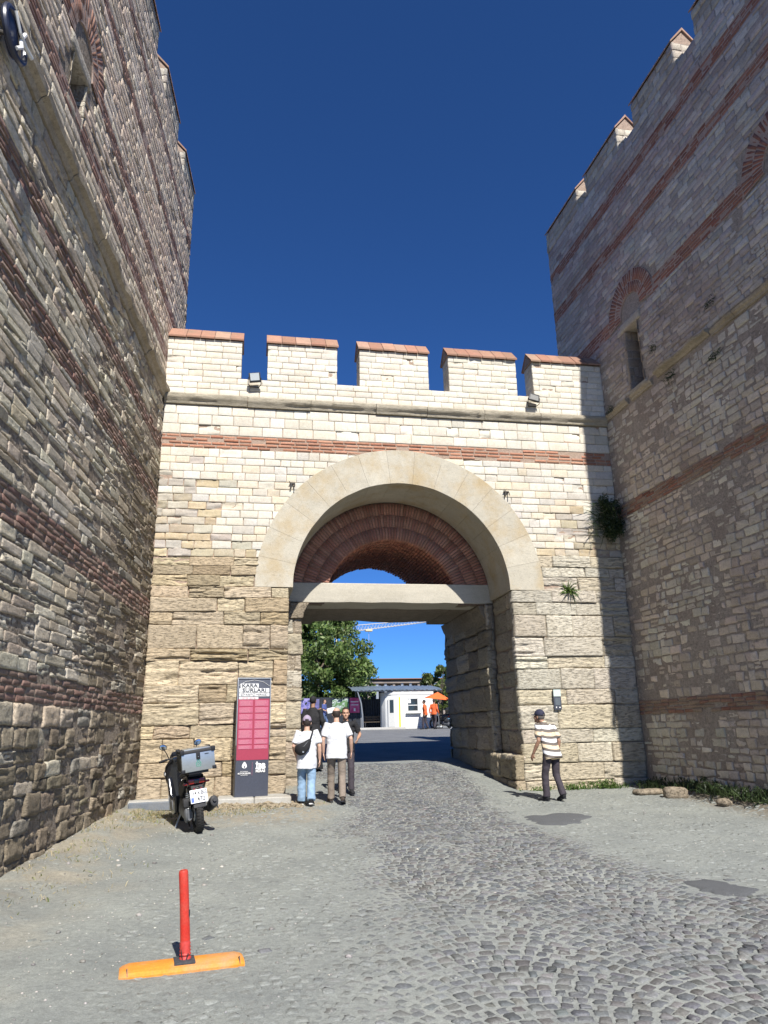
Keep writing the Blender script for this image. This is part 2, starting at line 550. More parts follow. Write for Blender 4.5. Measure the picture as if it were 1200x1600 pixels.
hm = nt.nodes.new('ShaderNodeMath'); hm.operation = 'MULTIPLY_ADD'; Lk.new(n3.outputs[0], hm.inputs[0]); hm.inputs[1].default_value = 0.35; Lk.new(n2.outputs[0], hm.inputs[2])
bp = N(nt, 'ShaderNodeBump', Strength=0.75, Distance=0.02); Lk.new(hm.outputs[0], bp.inputs['Height']); Lk.new(bp.outputs[0], b.inputs['Normal'])

# one sheet to the horizon: fine near the gate, coarse beyond
gx = np.concatenate([[-900, -200, -60, -25, -12, -7, -5], np.linspace(-4, 9.4, 269), [10.5, 12, 15, 20, 30, 60, 200, 900]])
gy = np.concatenate([[-400, -100, -40, -25, -18, -14], np.linspace(-12.5, 3, 311), np.linspace(3.2, 12, 45), np.linspace(13, 45, 33), [60, 90, 140, 300, 900]])
GX, GY = np.meshgrid(gx, gy)
lm = lane(GX, GY)
GZ = ground_z(GX, GY) + (fbm(GX * 5, GY * 5, 0, 8, 2) - 0.5) * 0.009 - 0.004 * lm
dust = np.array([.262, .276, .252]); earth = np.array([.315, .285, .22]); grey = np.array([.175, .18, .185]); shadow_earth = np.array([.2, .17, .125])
xl = -2.14 + GY * math.tan(LA)
eth = sstep(1.5, 0.25, (GX - xl) + 1.5 * (fbm(GX * 1.3, GY * 1.3, 0, 33) - 0.5)) * sstep(1.0, 0.0, GY)
eth = np.maximum(eth, sstep(0.4, 0.0, np.abs(GX + 0.2) - 1.4 + (fbm(GX * 2, GY * 2, 0, 35) - .5)) * sstep(-3.9, -2.3, GY + 1.0 * (fbm(GX * 2, GY * 2, 0, 37) - .5)))
GC = dust + (earth - dust) * (eth * (0.35 + 0.65 * sstep(0.4, 0.62, fbm(GX * 2.2, GY * 2.2, 0, 39))))[..., None]
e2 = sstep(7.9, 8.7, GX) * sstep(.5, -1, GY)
GC = GC + (shadow_earth - GC) * e2[..., None]  # tower's ground shade put into the earth colour along its foot
GC = GC + (np.array([.33, .34, .32]) - GC) * (lm * 0.35 * sstep(6, 3, GY))[..., None]
asph = sstep(4.5, 6.5, GY) * sstep(16, 13, GX)
GC = GC + (grey - GC) * asph[..., None]
far = sstep(60, 140, np.hypot(GX, GY))
GC = GC + (np.array([.22, .2, .13]) - GC) * far[..., None]
nx_, ny_ = len(gx), len(gy)
ii = np.arange(nx_ * ny_).reshape(ny_, nx_)
GF = np.stack([ii[:-1, :-1], ii[:-1, 1:], ii[1:, 1:], ii[1:, :-1]], -1).reshape(-1, 4)
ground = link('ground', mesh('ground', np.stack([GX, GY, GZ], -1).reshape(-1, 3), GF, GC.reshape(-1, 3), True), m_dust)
tag(ground, kind='structure')

# ------------------------------------------------------------ cobbles: segmental arcs of granite setts, tops rising out of the dust
m_cob, nt, b = new_mat('granite_sett'); Lk = nt.links
tc = nt.nodes.new('ShaderNodeTexCoord')
at = nt.nodes.new('ShaderNodeAttribute'); at.attribute_name = 'col'
n1 = N(nt, 'ShaderNodeTexNoise', Scale=3.2, Detail=7.0, Roughness=0.72); n2 = N(nt, 'ShaderNodeTexNoise', Scale=55.0, Detail=5.0, Roughness=0.7)
for q in (n1, n2): Lk.new(tc.outputs['Object'], q.inputs['Vector'])
c = mixc(nt, 1.0, at.outputs['Color'], ramp(nt, n2.outputs[0], 0.3, 0.7, (.66, .66, .66, 1), (1.3, 1.3, 1.3, 1)), 'MULTIPLY')
mm = nt.nodes.new('ShaderNodeMath'); mm.operation = 'MULTIPLY_ADD'; Lk.new(n2.outputs[0], mm.inputs[0]); mm.inputs[1].default_value = 0.55; Lk.new(n1.outputs[0], mm.inputs[2])
c = mixc(nt, ramp(nt, mm.outputs[0], 0.84, 1.04, (0, 0, 0, 1), (.8, .8, .8, 1)), c, (.27, .28, .255))
Lk.new(c, b.inputs['Base Color'])
Lk.new(ramp(nt, mm.outputs[0], 0.6, 0.95, (.42, .42, .42, 1), (.9, .9, .9, 1)), b.inputs['Roughness'])
bp = N(nt, 'ShaderNodeBump', Strength=0.5, Distance=0.01); Lk.new(n2.outputs[0], bp.inputs['Height']); Lk.new(bp.outputs[0], b.inputs['Normal'])

r = np.random.default_rng(21)
cx, cy, ca, cl, cw = [], [], [], [], []
AW = 1.55                                            # width of one arc
row = 0.108
for k in range(-1, 9):                               # arcs side by side across the road
    xc = -2.0 + AW * k + AW / 2
    for j in range(int((4.6 + 12.0) / row)):
        yb = -12.0 + j * row
        u = -AW / 2 + r.uniform(-.04, .04)
        while u < AW / 2:
            L_ = r.uniform(.085, .135)
            t = (u + L_ / 2) / (AW / 2)
            cx.append(xc + u + L_ / 2); cy.append(yb + 0.34 * (1 - t * t) + r.normal(0, .005))
            ca.append(math.atan(-0.34 * 2 * t / (AW / 2)) + r.normal(0, .05)); cl.append(L_ - r.uniform(.012, .026)); cw.append(row * math.cos(math.atan(0.8 * t)) - r.uniform(.012, .026))
            u += L_
cx, cy, ca, cl, cw = map(np.array, (cx, cy, ca, cl, cw))
ok = (cx > -2.6) & (cx < 8.7) & (cy < 4.8)
ok &= ~((np.abs(cy - 0.7) < 0.95) & ((cx < 0.9) | (cx > 5.6))) & ~((cy > 1.4) & ((cx < 1.3) | (cx > 5.75)))
for (px_, py_, rx_, ry_) in ((4.90, -8.38, .44, .38), (5.0, -3.85, .75, .66)):
    ok &= ((cx - px_) / rx_) ** 2 + ((cy - py_) / ry_) ** 2 > 0.75
cx, cy, ca, cl, cw = (a[ok] for a in (cx, cy, ca, cl, cw))
lmk = lane(cx, cy)
prot = 0.0035 + 0.0050 * lmk + r.normal(0, .0032, len(cx))
# scattered setts show through the dust near the viewer
pn = vnoise(cx * 1.1, cy * 1.1, 0, 77)
bare = (r.random(len(cx)) < 0.10 * sstep(-5, -8.5, cy) * sstep(.45, .7, pn) * (cx > -.3)) & (lmk < .5)
prot += bare * 0.006
keep = (prot > -0.011) & ((cx > -.9 + .8 * (vnoise(cx * 2, cy * 2, 0, 78) - .5)) | (r.random(len(cx)) < .03))
cx, cy, ca, cl, cw, prot, lmk, bare = (a[keep] for a in (cx, cy, ca, cl, cw, prot, lmk, bare))
n = len(cx)
g3 = np.array([-1, -.62, .62, 1.]); TU, TV = np.meshgrid(g3, g3)
dome = -0.0035 * (TU ** 2 + TV ** 2)[None] - 0.006 * ((np.abs(TU) == 1) | (np.abs(TV) == 1))[None]
jx = r.normal(0, .006, (n, 4, 4)); jy = r.normal(0, .006, (n, 4, 4))
lx = cl[:, None, None] / 2 * TU[None] + jx; ly = cw[:, None, None] / 2 * TV[None] + jy
co, si = np.cos(ca)[:, None, None], np.sin(ca)[:, None, None]
wx = cx[:, None, None] + lx * co - ly * si; wy = cy[:, None, None] + lx * si + ly * co
wz = ground_z(wx, wy) + prot[:, None, None] + dome + r.normal(0, .0012, (n, 4, 4)) + (r.normal(0, .0025, n)[:, None, None] * TU + r.normal(0, .0025, n)[:, None, None] * TV)
F, ring = topo(3, 3)
P = np.stack([wx, wy, wz], -1).reshape(n, -1, 3); B = P[:, ring].copy(); B[..., 2] -= 0.06
P = np.concatenate([P, B], 1)
ccol = pal(r, n, [(.108, .112, .115), (.13, .132, .133), (.09, .094, .10), (.15, .147, .14), (.115, .11, .102)], .15)
dustier = np.where(bare, .15, np.clip(1.0 - lmk * 1.15, 0, 1) * r.uniform(.72, 1.0, n) + .12 * r.random(n))[:, None]
ccol = ccol + (np.array([.252, .265, .240]) * r.uniform(.74, 1.04, (n, 1)) - ccol) * np.clip(dustier, 0, 1)
M = Masonry(None, (0, 0, 0)); M.add_world('cobble', P, F, ccol)
M.emit('cobble', ground, m_cob, 300, 'small_cobbles')

# asphalt patches let into the setts
m_asph = plain('asphalt_patch', (.098, .102, .104), 0.9, grain=.35, gscale=120, bump=.9, bscale=160)


def patch(px_, py_, rx_, ry_, ang, seed, label):
    nn = 46; v = [(px_, py_, float(ground_z(px_, py_)) + .018)]; rings = []
    for q, (sc, h) in enumerate(((.55, .017), (.85, .014), (1.0, -.012))):
        for i in range(nn):
            a = 2 * math.pi * i / nn
            rr = sc * (1 + .45 * (vnoise(math.cos(a) * 1.7 + 5, math.sin(a) * 1.7 + 5, 0, seed) - .5) * 2 + .10 * (vnoise(a * 5, 1, 0, seed) - .5) * 2 + .05 * rnd.uniform(-1, 1))
            lx_, ly_ = rx_ * rr * math.cos(a), ry_ * rr * math.sin(a)
            x_, y_ = px_ + lx_ * math.cos(ang) - ly_ * math.sin(ang), py_ + lx_ * math.sin(ang) + ly_ * math.cos(ang)
            v.append((x_, y_, float(ground_z(x_, y_)) + h + rnd.uniform(-.002, .002)))
    f = [(0, 1 + i, 1 + (i + 1) % nn) for i in range(nn)]
    for q in range(2):
        o = 1 + q * nn
        f += [(o + i, o + nn + i, o + nn + (i + 1) % nn, o + (i + 1) % nn) for i in range(nn)]
    o = link('asphalt_patch', mesh('asphalt_patch', v, f, None, True), m_asph)
    tag(o, kind='structure')


patch(4.90, -8.38, .36, .33, R(-20), 3, '')
patch(5.0, -3.85, .60, .60, R(-25), 4, '')

# ============================================================ gate wall
GB = (3.4, 0.0, 0.0)              # its base point
ACX, ACZ, AR, AO = 3.40, 4.36, 2.52, 3.36
XL, XR = -2.14, 8.84
JL, JR = 0.79, 5.95
m_gate = stone_mat('gate_limestone', grain=.26, gscale=(6, 6, 22), pits=.75, pit_scale=(9, 9, 52), stain=(.27, .22, .14), stain_amt=.3, stain_scale=.8, bump=.85, bdist=.03)
m_ashlar = stone_mat('cream_ashlar', grain=.16, gscale=(12, 12, 12), pits=.35, pit_scale=(34, 34, 40), stain=(.36, .29, .19), stain_amt=.3, stain_scale=1.3, bump=.4, bdist=.012, pale=(.55, .53, .48), pale_amt=.35)
m_ring = stone_mat('smooth_arch_stone', grain=.14, gscale=(4, 4, 4), pits=.3, pit_scale=(14, 14, 26), stain=(.40, .30, .16), stain_amt=.85, stain_scale=1.25, bump=.4, bdist=.015, use_attr=True)
m_brick = stone_mat('old_brick', grain=.35, gscale=(24, 24, 24), pits=.4, pit_scale=(40, 40, 40), stain=(.36, .27, .2), stain_amt=.35, stain_scale=2.5, bump=.6, bdist=.015)
m_mortar = stone_mat('pinkish_mortar', grain=.3, gscale=(18, 18, 18), pits=.4, pit_scale=(40, 40, 40), stain=(.3, .22, .15), stain_amt=.4, stain_scale=1.5, bump=.8, bdist=.02, use_attr=False, col=(.40, .30, .235))
m_core = stone_mat('rubble_core', grain=.35, gscale=(6, 6, 9), pits=.5, pit_scale=(20, 20, 30), stain=(.2, .16, .11), stain_amt=.5, stain_scale=.8, bump=.9, bdist=.04, use_attr=False, col=(.30, .25, .185))
m_tile = stone_mat('terracotta_tile', grain=.2, gscale=(14, 14, 14), pits=.2, pit_scale=(40, 40, 40), stain=(.2, .17, .12), stain_amt=.55, stain_scale=2.2, bump=.35, bdist=.01)

gate = thing('gate_wall', 'pale stone gate wall with round arch, five merlons and a lintel between two towers', 'gate', GB)
gb = np.array(GB)

# mortar core: piers, spandrels, parapet, merlon cores
core = MB()
yb = 0.03


def cbox(mb, x0, x1, y0, y1, z0, z1): mb.box(((x0 + x1) / 2, (y0 + y1) / 2, (z0 + z1) / 2), (x1 - x0, y1 - y0, z1 - z0))


cbox(core, XL - 1.5, JL - .03, .075, 1.47, -.6, ACZ - .004)
cbox(core, JR + .05, XR + 1.5, .065, 1.47, -.6, ACZ - .004)


def spandrel(mb, cx_, cz_, rr, x0, x1, zt, y0, y1, n=40):
    """solid above a half circle opening between x0 and x1"""
    xs = [cx_ - rr * math.cos(math.pi * i / n) for i in range(n + 1)]
    zs = [cz_ + rr * math.sin(math.pi * i / n) for i in range(n + 1)]
    poly = [(x0, cz_)] + list(zip(xs, zs)) + [(x1, cz_), (x1, zt), (x0, zt)]
    mb.prism(poly, y0, y1)


spandrel(core, ACX, ACZ, AR + .25, XL - 1.5, XR + 1.5, 8.62, yb, 1.47)
cbox(core, XL - 1.5, XR + 1.5, yb, .58, 8.625, 9.365)
MER = [(XL - .02, -.42), (.19, 1.88), (2.43, 4.18), (4.70, 6.50), (6.94, XR + .02)]
for a, b_ in MER: cbox(core, a + .03, b_ - .03, yb, .55, 9.37, 10.36)
o = core.build('mortar_core', m_mortar, gate, smooth=False); o.data.transform(Matrix.Translation(-Vector(GB)))
# the deep mass behind: two inner piers and a brick vault over the lintel
back = MB()
cbox(back, -6.5, 1.16, 1.5, 5.7, -.6, 4.272)
cbox(back, 5.90, 12.5, 1.53, 5.6, -.6, 4.272)
spandrel(back, 3.42, 4.28, 1.72, -6.5, 12.5, 7.9, 1.56, 5.2)
o = back.build('inner_mass', m_core, gate, smooth=False); o.data.transform(Matrix.Translation(-Vector(GB)))

gmap = lambda u, v, w_: np.stack([u, -w_, v], -1)
G = Masonry(gmap, GB)
r = np.random.default_rng(101)
inarch = lambda a, b_, c_, d: any((x - ACX) ** 2 + (max(z, ACZ) - ACZ) ** 2 < (AR + .28) ** 2 for x in (a, b_, (a + b_) / 2) for z in (c_, d)) and d > ACZ


def skip_gate(a, b_, c_, d):
    if d <= ACZ + .03: return a < JR and b_ > JL and not (b_ <= JL + .001 or a >= JR - .001)
    return inarch(a, b_, c_, d) or (a > JL - .0 and b_ < JR and c_ < 6.0)


def colour_big(rects, r, warm):
    n = len(rects); um = (rects[:, 0] + rects[:, 1]) / 2; vm = (rects[:, 2] + rects[:, 3]) / 2
    c = pal(r, n, [(.46, .36, .225), (.51, .41, .27), (.39, .31, .20), (.54, .45, .31), (.45, .37, .265)], .09)
    pale = pal(r, n, [(.57, .53, .435), (.53, .485, .40), (.61, .565, .465), (.54, .475, .36)], .07)
    t = sstep(3.6, 6.2, um)[:, None]
    t = np.clip(t + r.normal(0, .12, (n, 1)), 0, 1)
    low = sstep(2.0, 0.2, vm)[:, None] * .25 * (t > .5)
    c = c * (1 - t) + pale * t
    return c * (1 - low) + np.array([.46, .37, .235]) * low


# courses of the old lower wall, left and right of the opening
hsL = [.42, .38, .30, .46, .26, .44, .36, .50, .24, .52, .28, .30, .34, .22]
for (a, b_, top, warm, sd) in ((XL, JL, 5.02, 1, 1), (JR, XR, 5.20, 0, 2)):
    rr = np.random.default_rng(200 + sd)
    rc = courses(a, b_, -.35, ACZ, (.24, .52), (.55, 1.45), rr, None, hsL if sd == 1 else [.5, .36, .42, .3, .52, .34, .46, .28, .44, .5, .3])
    rc2 = courses(a, b_, ACZ, top, (.2, .34), (.5, 1.2), rr, lambda a_, b2, c_, d: inarch(a_, b2, c_, d))
    # shorten blocks that run under the ring
    rcs = np.concatenate([rc, rc2]); n = len(rcs)
    er = rr.random(n)
    st = np.where(er < (.62 if warm else .34), rr.uniform(.02, .07, n), rr.uniform(.0, .012, n))
    big = er >= .8
    G.add('stone', rcs, 30, 20, (.0, .05), .007, .016, .009, 4.0, strata=st * (.5 if warm else .45), back=.2, col=colour_big(rcs, rr, warm), joint=.009, espace=.03,
          gash=np.where(er < .4, .05 if warm else .04, 0), seed=sd)
# small ashlar from there up to the brick band
rr = np.random.default_rng(301)
for (a, b_, v0, sd) in ((XL, ACX, 5.02, 3), (ACX, XR, 5.20, 4)):
    rc = courses(a, b_, v0, 7.56, (.155, .215), (.22, .52), rr, lambda a_, b2, c_, d: inarch(a_, b2, c_, d))
    n = len(rc); um = (rc[:, 0] + rc[:, 1]) / 2; vm = (rc[:, 2] + rc[:, 3]) / 2
    old = (sstep(-.3, -1.6, um) * sstep(7.5, 6.0, vm) + sstep(6.9, 7.9, um) * sstep(6.7, 5.6, vm) + sstep(5.6, 5.0, vm) * .7) > rr.random(n)
    cc = pal(rr, n, [(.64, .60, .51), (.68, .635, .54), (.60, .56, .48), (.64, .565, .44), (.58, .55, .49)], .055)
    co_ = pal(rr, n, [(.43, .37, .27), (.47, .43, .35), (.50, .41, .27), (.42, .38, .33)], .08)
    cc = np.where(old[:, None], co_, cc)
    worn = rr.random(n) < .10
    G.add('ashlar', rc, 8, 5, (.004, .014), .0028, .004, np.where(old | worn, .012, .0015), 7, strata=np.where(old, rr.uniform(.01, .035, n), np.where(worn, .022, 0)), back=.06, col=cc, joint=.011, espace=.04, seed=sd)
# brick band
rr = np.random.default_rng(311)
rc = courses(XL, XR, 7.565, 7.895, (.07, .09), (.26, .36), rr, None, [.0825])
rc = rc[rr.random(len(rc)) > .09]
# a brick out here and there leaves a hole
n = len(rc)
G.add('brick', rc, 4, 2, (.0, .014), .003, .005, .004, 12, back=.06, col=pal(rr, n, [(.40, .185, .115), (.44, .215, .14), (.36, .165, .105), (.46, .25, .165)], .08), joint=.022, espace=.06, seed=6)
rr = np.random.default_rng(321)
rc = courses(XL, XR, 7.9, 8.62, (.17, .24), (.28, .56), rr, None, [.24, .25, .23])
n = len(rc); worn = rr.random(n) < .12
creams = [(.68, .645, .555), (.65, .61, .525), (.71, .67, .575), (.63, .585, .49), (.67, .61, .50)]
G.add('ashlar', rc, 8, 5, (.002, .01), .002, .004, np.where(worn, .012, .0015), 8, strata=np.where(worn, .03, 0), back=.06, col=pal(rr, n, creams, .05), joint=.011, espace=.04, seed=7)
# parapet and merlons
rc = courses(XL, XR, 8.9, 9.37, (.14, .18), (.28, .5), rr, None, [.157])
n = len(rc)
G.add('ashlar', rc, 6, 4, (.002, .009), .002, .004, .0015, 8, back=.06, col=pal(rr, n, creams, .045), joint=.01, espace=.04, seed=8)
for k, (a, b_) in enumerate(MER):
    rc = courses(a, b_, 9.372, 10.36, (.15, .18), (.26, .46), rr, None, [.165])
    n = len(rc); worn = rr.random(n) < .13
    G.add('ashlar', rc, 6, 4, (.002, .009), .002, .004, np.where(worn, .01, .0015), 8, strata=np.where(worn, .03, 0), back=.06, col=pal(rr, n, creams, .05), joint=.01, espace=.04, seed=9 + k)
# the sides of the merlons that face along the wall
for k, (a, b_) in enumerate(MER):
    for xx, sg in ((a, -1), (b_, 1)):
        if xx < XL + .1 or xx > XR - .1: continue
        mp_ = lambda u, v, w_, xx=xx, sg=sg: np.stack([xx + sg * (w_ - .012), u, v], -1)
        G2 = Masonry(mp_, GB)
        rc = courses(0.005, .56, 9.372, 10.36, (.15, .18), (.2, .36), rr, None, [.165])
        G2.add('ashlar', rc, 4, 3, (.002, .006), .002, .004, .0015, 8, back=.04, col=pal(rr, len(rc), creams, .05), joint=.01, espace=.05, seed=19 + k)
        for q in G2.items['ashlar']:
            if sg > 0: G.items['ashlar'].append((q[0], q[1], q[2]))
            else: G.items['ashlar'].append((q[0], q[1][:, ::-1], q[2]))
bed = MB(); bed.box(((XL + XR) / 2, .018, 7.73), (XR - XL, .03, .335)); bed.build('mortar_bed', m_mortar, gate, False).data.transform(Matrix.Translation(-Vector(GB)))
# crenel floors
for (a0, a1), (b0, b1) in zip(MER, MER[1:]):
    rc = courses(a1 + .01, b0 - .01, .005, .58, (.28, .3), (.25, .4), rr, None, [.287])
    G2 = Masonry(lambda u, v, w_: np.stack([u, v, 9.36 + w_], -1), GB)
    G2.add('ashlar', rc, 3, 2, (.005, .01), .002, .004, .002, 8, back=.05, col=pal(rr, len(rc), creams, .05), joint=.01, espace=.08, seed=4)
    G.items['ashlar'].append(G2.items['ashlar'][0])

# jamb stones: side faces of the opening
r2 = np.random.default_rng(401)
jm = lambda u, v, w_: np.stack([JR + .02 - w_ - .12 * sstep(3.6, .7, v) * 0, u, v], -1)
J = Masonry(jm, GB)
rc = courses(.04, 1.46, .72, ACZ, (.34, .6), (.5, .9), r2, None, [.52, .40, .55, .36, .5, .42, .5])
J.add('stone', rc, 12, 8, (.0, .03), .01, .02, .012, 5, strata=.02, back=.1, col=pal(r2, len(rc), [(.42, .37, .29), (.37, .32, .245), (.45, .39, .29)], .08), joint=.02, espace=.05, gash=.02, seed=61)
lm_ = lambda u, v, w_: np.stack([JR - .20 - w_ + .0 * v, u, v], -1)
rcl = courses(-.02, 1.6, -.3, .70, (.3, .4), (.5, .95), r2, None, [.5, .5])
J.fmap = lm_
J.add('stone', rcl, 14, 9, (.0, .05), .02, .03, .03, 4, strata=.03, back=.2, col=pal(r2, len(rcl), [(.42, .35, .24), (.37, .31, .22)], .08), joint=.02, espace=.05, seed=62)
J.fmap = lambda u, v, w_: np.stack([u, v, .70 + w_], -1)
rct = courses(JR - .21, JR + .04, -.02, 1.5, (.45, .6), (.3, .4), r2, None, [.5])
J.add('stone', rct, 6, 8, (-.01, .02), .012, .02, .02, 6, back=.1, col=pal(r2, len(rct), [(.47, .41, .31)], .08), joint=.02, espace=.06, seed=63)
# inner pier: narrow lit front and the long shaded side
def pier_side(v): return 5.80 + .05 * np.sin(v * 1.7)
J.fmap = lambda u, v, w_: np.stack([pier_side(v) - w_ - .0 * u, u, v], -1)
rci = courses(1.46, 5.55, -.2, 4.272, (.36, .62), (.6, 1.3), r2, None, [.5, .46, .55, .38, .6, .44, .5, .42, .62])
rci = rci[~((rci[:, 0] > 5.0) & (rci[:, 3] > 3.9))]
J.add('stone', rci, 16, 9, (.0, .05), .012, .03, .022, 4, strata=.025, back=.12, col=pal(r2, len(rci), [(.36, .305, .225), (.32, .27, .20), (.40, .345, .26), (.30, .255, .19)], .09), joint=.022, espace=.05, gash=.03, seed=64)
J.fmap = lambda u, v, w_: np.stack([u, 1.5 - w_, v], -1)
rcf = courses(5.79, 5.99, .70, 4.27, (.36, .62), (.2, .3), r2, None, [.46, .55, .38, .6, .44, .5, .42])
J.add('stone', rcf, 5, 9, (.0, .03), .015, .02, .02, 5, back=.12, col=pal(r2, len(rcf), [(.47, .42, .33), (.43, .38, .29)], .08), joint=.02, espace=.06, seed=65)
# far-end corner face of that pier
rcb = courses(5.80, 6.6, -.2, 4.2, (.36, .62), (.4, .8), r2, None, [.5, .46, .55, .38])
J.fmap = lambda u, v, w_: np.stack([u, 5.58 + w_, v], -1)
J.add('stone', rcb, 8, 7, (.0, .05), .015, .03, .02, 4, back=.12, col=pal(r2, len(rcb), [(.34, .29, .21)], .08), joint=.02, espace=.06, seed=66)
q = J.items['stone'][-1]; J.items['stone'][-1] = (q[0], q[1][:, ::-1], q[2])
# slim pier by the people: lit front, leaning corbel on top
J.fmap = lambda u, v, w_: np.stack([u, 1.5 - w_, v], -1)
rcl2 = courses(JL + .02, 1.2, -.2, 3.9, (.3, .6), (.4, .5), r2, None, [.5, .32, .45, .28, .62, .3, .4, .36, .5])
J.add('stone', rcl2, 9, 10, (.01, .06), .012, .02, .014, 6, strata=.02, back=.14, col=pal(r2, len(rcl2), [(.46, .40, .30), (.42, .36, .27), (.50, .45, .36)], .08), joint=.014, espace=.05, seed=67)
J.fmap = lambda u, v, w_: np.stack([1.2 + w_, u, v], -1)
rcl3 = courses(1.5, 5.6, -.2, 4.2, (.3, .6), (.5, 1.1), r2)
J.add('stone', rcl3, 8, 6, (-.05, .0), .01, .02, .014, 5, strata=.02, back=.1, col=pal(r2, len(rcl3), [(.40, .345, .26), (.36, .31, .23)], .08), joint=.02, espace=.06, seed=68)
q = J.items['stone'][-1]; J.items['stone'][-1] = (q[0], q[1][:, ::-1], q[2])
J.fmap = lambda u, v, w_: np.stack([JL - .03 + w_, u, v], -1)
rcl4 = courses(.04, 1.47, -.2, ACZ, (.3, .55), (.5, .9), r2)
J.add('stone', rcl4, 8, 6, (.0, .015), .008, .02, .01, 5, strata=.02, back=.05, col=pal(r2, len(rcl4), [(.42, .35, .24), (.38, .32, .22)], .08), joint=.02, espace=.06, seed=69)
q = J.items['stone'][-1]; J.items['stone'][-1] = (q[0], q[1][:, ::-1], q[2])
for k_, v_ in J.items.items(): G.items.setdefault(k_, []).extend(v_)
G.emit('stone', gate, m_gate, 300, 'small_stones')
G.emit('ashlar', gate, m_ashlar, 300, 'small_ashlars')
# corbels where the lintel sits: rough sloping stones
for (poly, y0, y1) in (([(JL + .03, 3.9), (1.19, 3.9), (1.22, 4.02), (1.36, 4.268), (.9, 4.268)], 1.40, 2.3),
                       ([(5.84, 3.80), (6.0, 3.75), (6.0, 4.268), (5.62, 4.268), (5.70, 4.05)], 1.6, 5.4)):
    mb = MB(); mb.prism(poly, y0, y1, bev=.03)
    t = mb.b; bmesh.ops.subdivide_edges(t, edges=t.edges[:], cuts=4, use_grid_fill=True)
    for v in t.verts:
        k = (fbm(v.co.x * 5, v.co.y * 5, v.co.z * 5, 71, 3) - .5) * .09; v.co += Vector((-k, -k * .4, -abs(k) * .5))
    o = mb.build('corbel', m_core, gate, angle=60); o.data.transform(Matrix.Translation(-Vector(GB)))

# voussoirs: big smooth wedge stones with hairline joints, front and soffit
nv = 15
for k in range(nv):
    a0 = math.pi * k / nv + .0007; a1 = math.pi * (k + 1) / nv - .0007
    mb = MB(); rings = []
    na = 7
    for i in range(na + 1):
        a = a0 + (a1 - a0) * i / na
        ca_, sa_ = -math.cos(a), math.sin(a)
        ring_ = []
        ch = .008
        for rad, yy in ((AR + .006, -.024), (AR, -.018), (AR, .3), (AR, .9), (AR, 1.498), (AO, 1.498 if False else .4), (AO, -.018), (AO - .006, -.024), (AO - .28, -.026), (AR + .28, -.026)):
            wob = .006 * (vnoise(a * 9, rad * 4, yy * 3, 81) - .5) * 2
            ring_.append((ACX + ca_ * (rad + wob * (rad < AR + .1)), yy + wob * .5 * (yy < .1), ACZ + sa_ * (rad + wob * (rad < AR + .1))))
        rings.append(ring_)
    mb.loft(rings)
    me = mb.data('voussoir', True, 35, Matrix.Translation(-Vector(GB)))
    at_ = me.color_attributes.new('col', 'FLOAT_COLOR', 'POINT')
    cc = np.array([.47, .435, .355]) * (1 + .055 * rnd.uniform(-1, 1))
    at_.data.foreach_set('color', np.tile([*cc, 1], len(me.vertices)).astype(np.float32))
    link('voussoir', me, m_ring, gate)

# cornice slabs with a weathered moulded profile
x = XL; k = 0
m_corn = stone_mat('weathered_cornice', grain=.3, gscale=(6, 14, 20), pits=.4, pit_scale=(20, 20, 40), stain=(.2, .175, .13), stain_amt=.6, stain_scale=1.6, bump=.7, bdist=.02, use_attr=False, col=(.42, .375, .29))
rr = np.random.default_rng(501)
while x < XR:
    L_ = rr.uniform(1.2, 1.9); x1 = min(x + L_, XR)
    if XR - x1 < .6: x1 = XR
    mb = MB(); rings = []
    dz, dy = rr.uniform(-.012, .012), rr.uniform(-.015, .015)
    nn = max(6, int((x1 - x) / .07))
    for i in range(nn + 1):
        xx = x + .006 + (x1 - x - .012) * i / nn
        e = (fbm(xx * 2.3, 1, 0, 91, 3) - .5) * .05 + (rr.random() < .06) * -.03
        rings.append([(xx, yb, 8.63), (xx, -.05 + dy, 8.635 + dz), (xx, -.07 + dy - e * .3, 8.70 + dz), (xx, -.115 + dy + e * .5, 8.735 + dz + e * .2), (xx, -.135 + dy + e, 8.78 + dz), (xx, -.13 + dy + e, 8.845 + dz + e * .3), (xx, -.105 + dy + e * .6, 8.872 + dz + e * .3), (xx, yb, 8.897)])
    mb.loft(rings)
    mb.build('cornice_slab', m_corn, gate, True, 30).data.transform(Matrix.Translation(-Vector(GB)))
    x = x1; k += 1

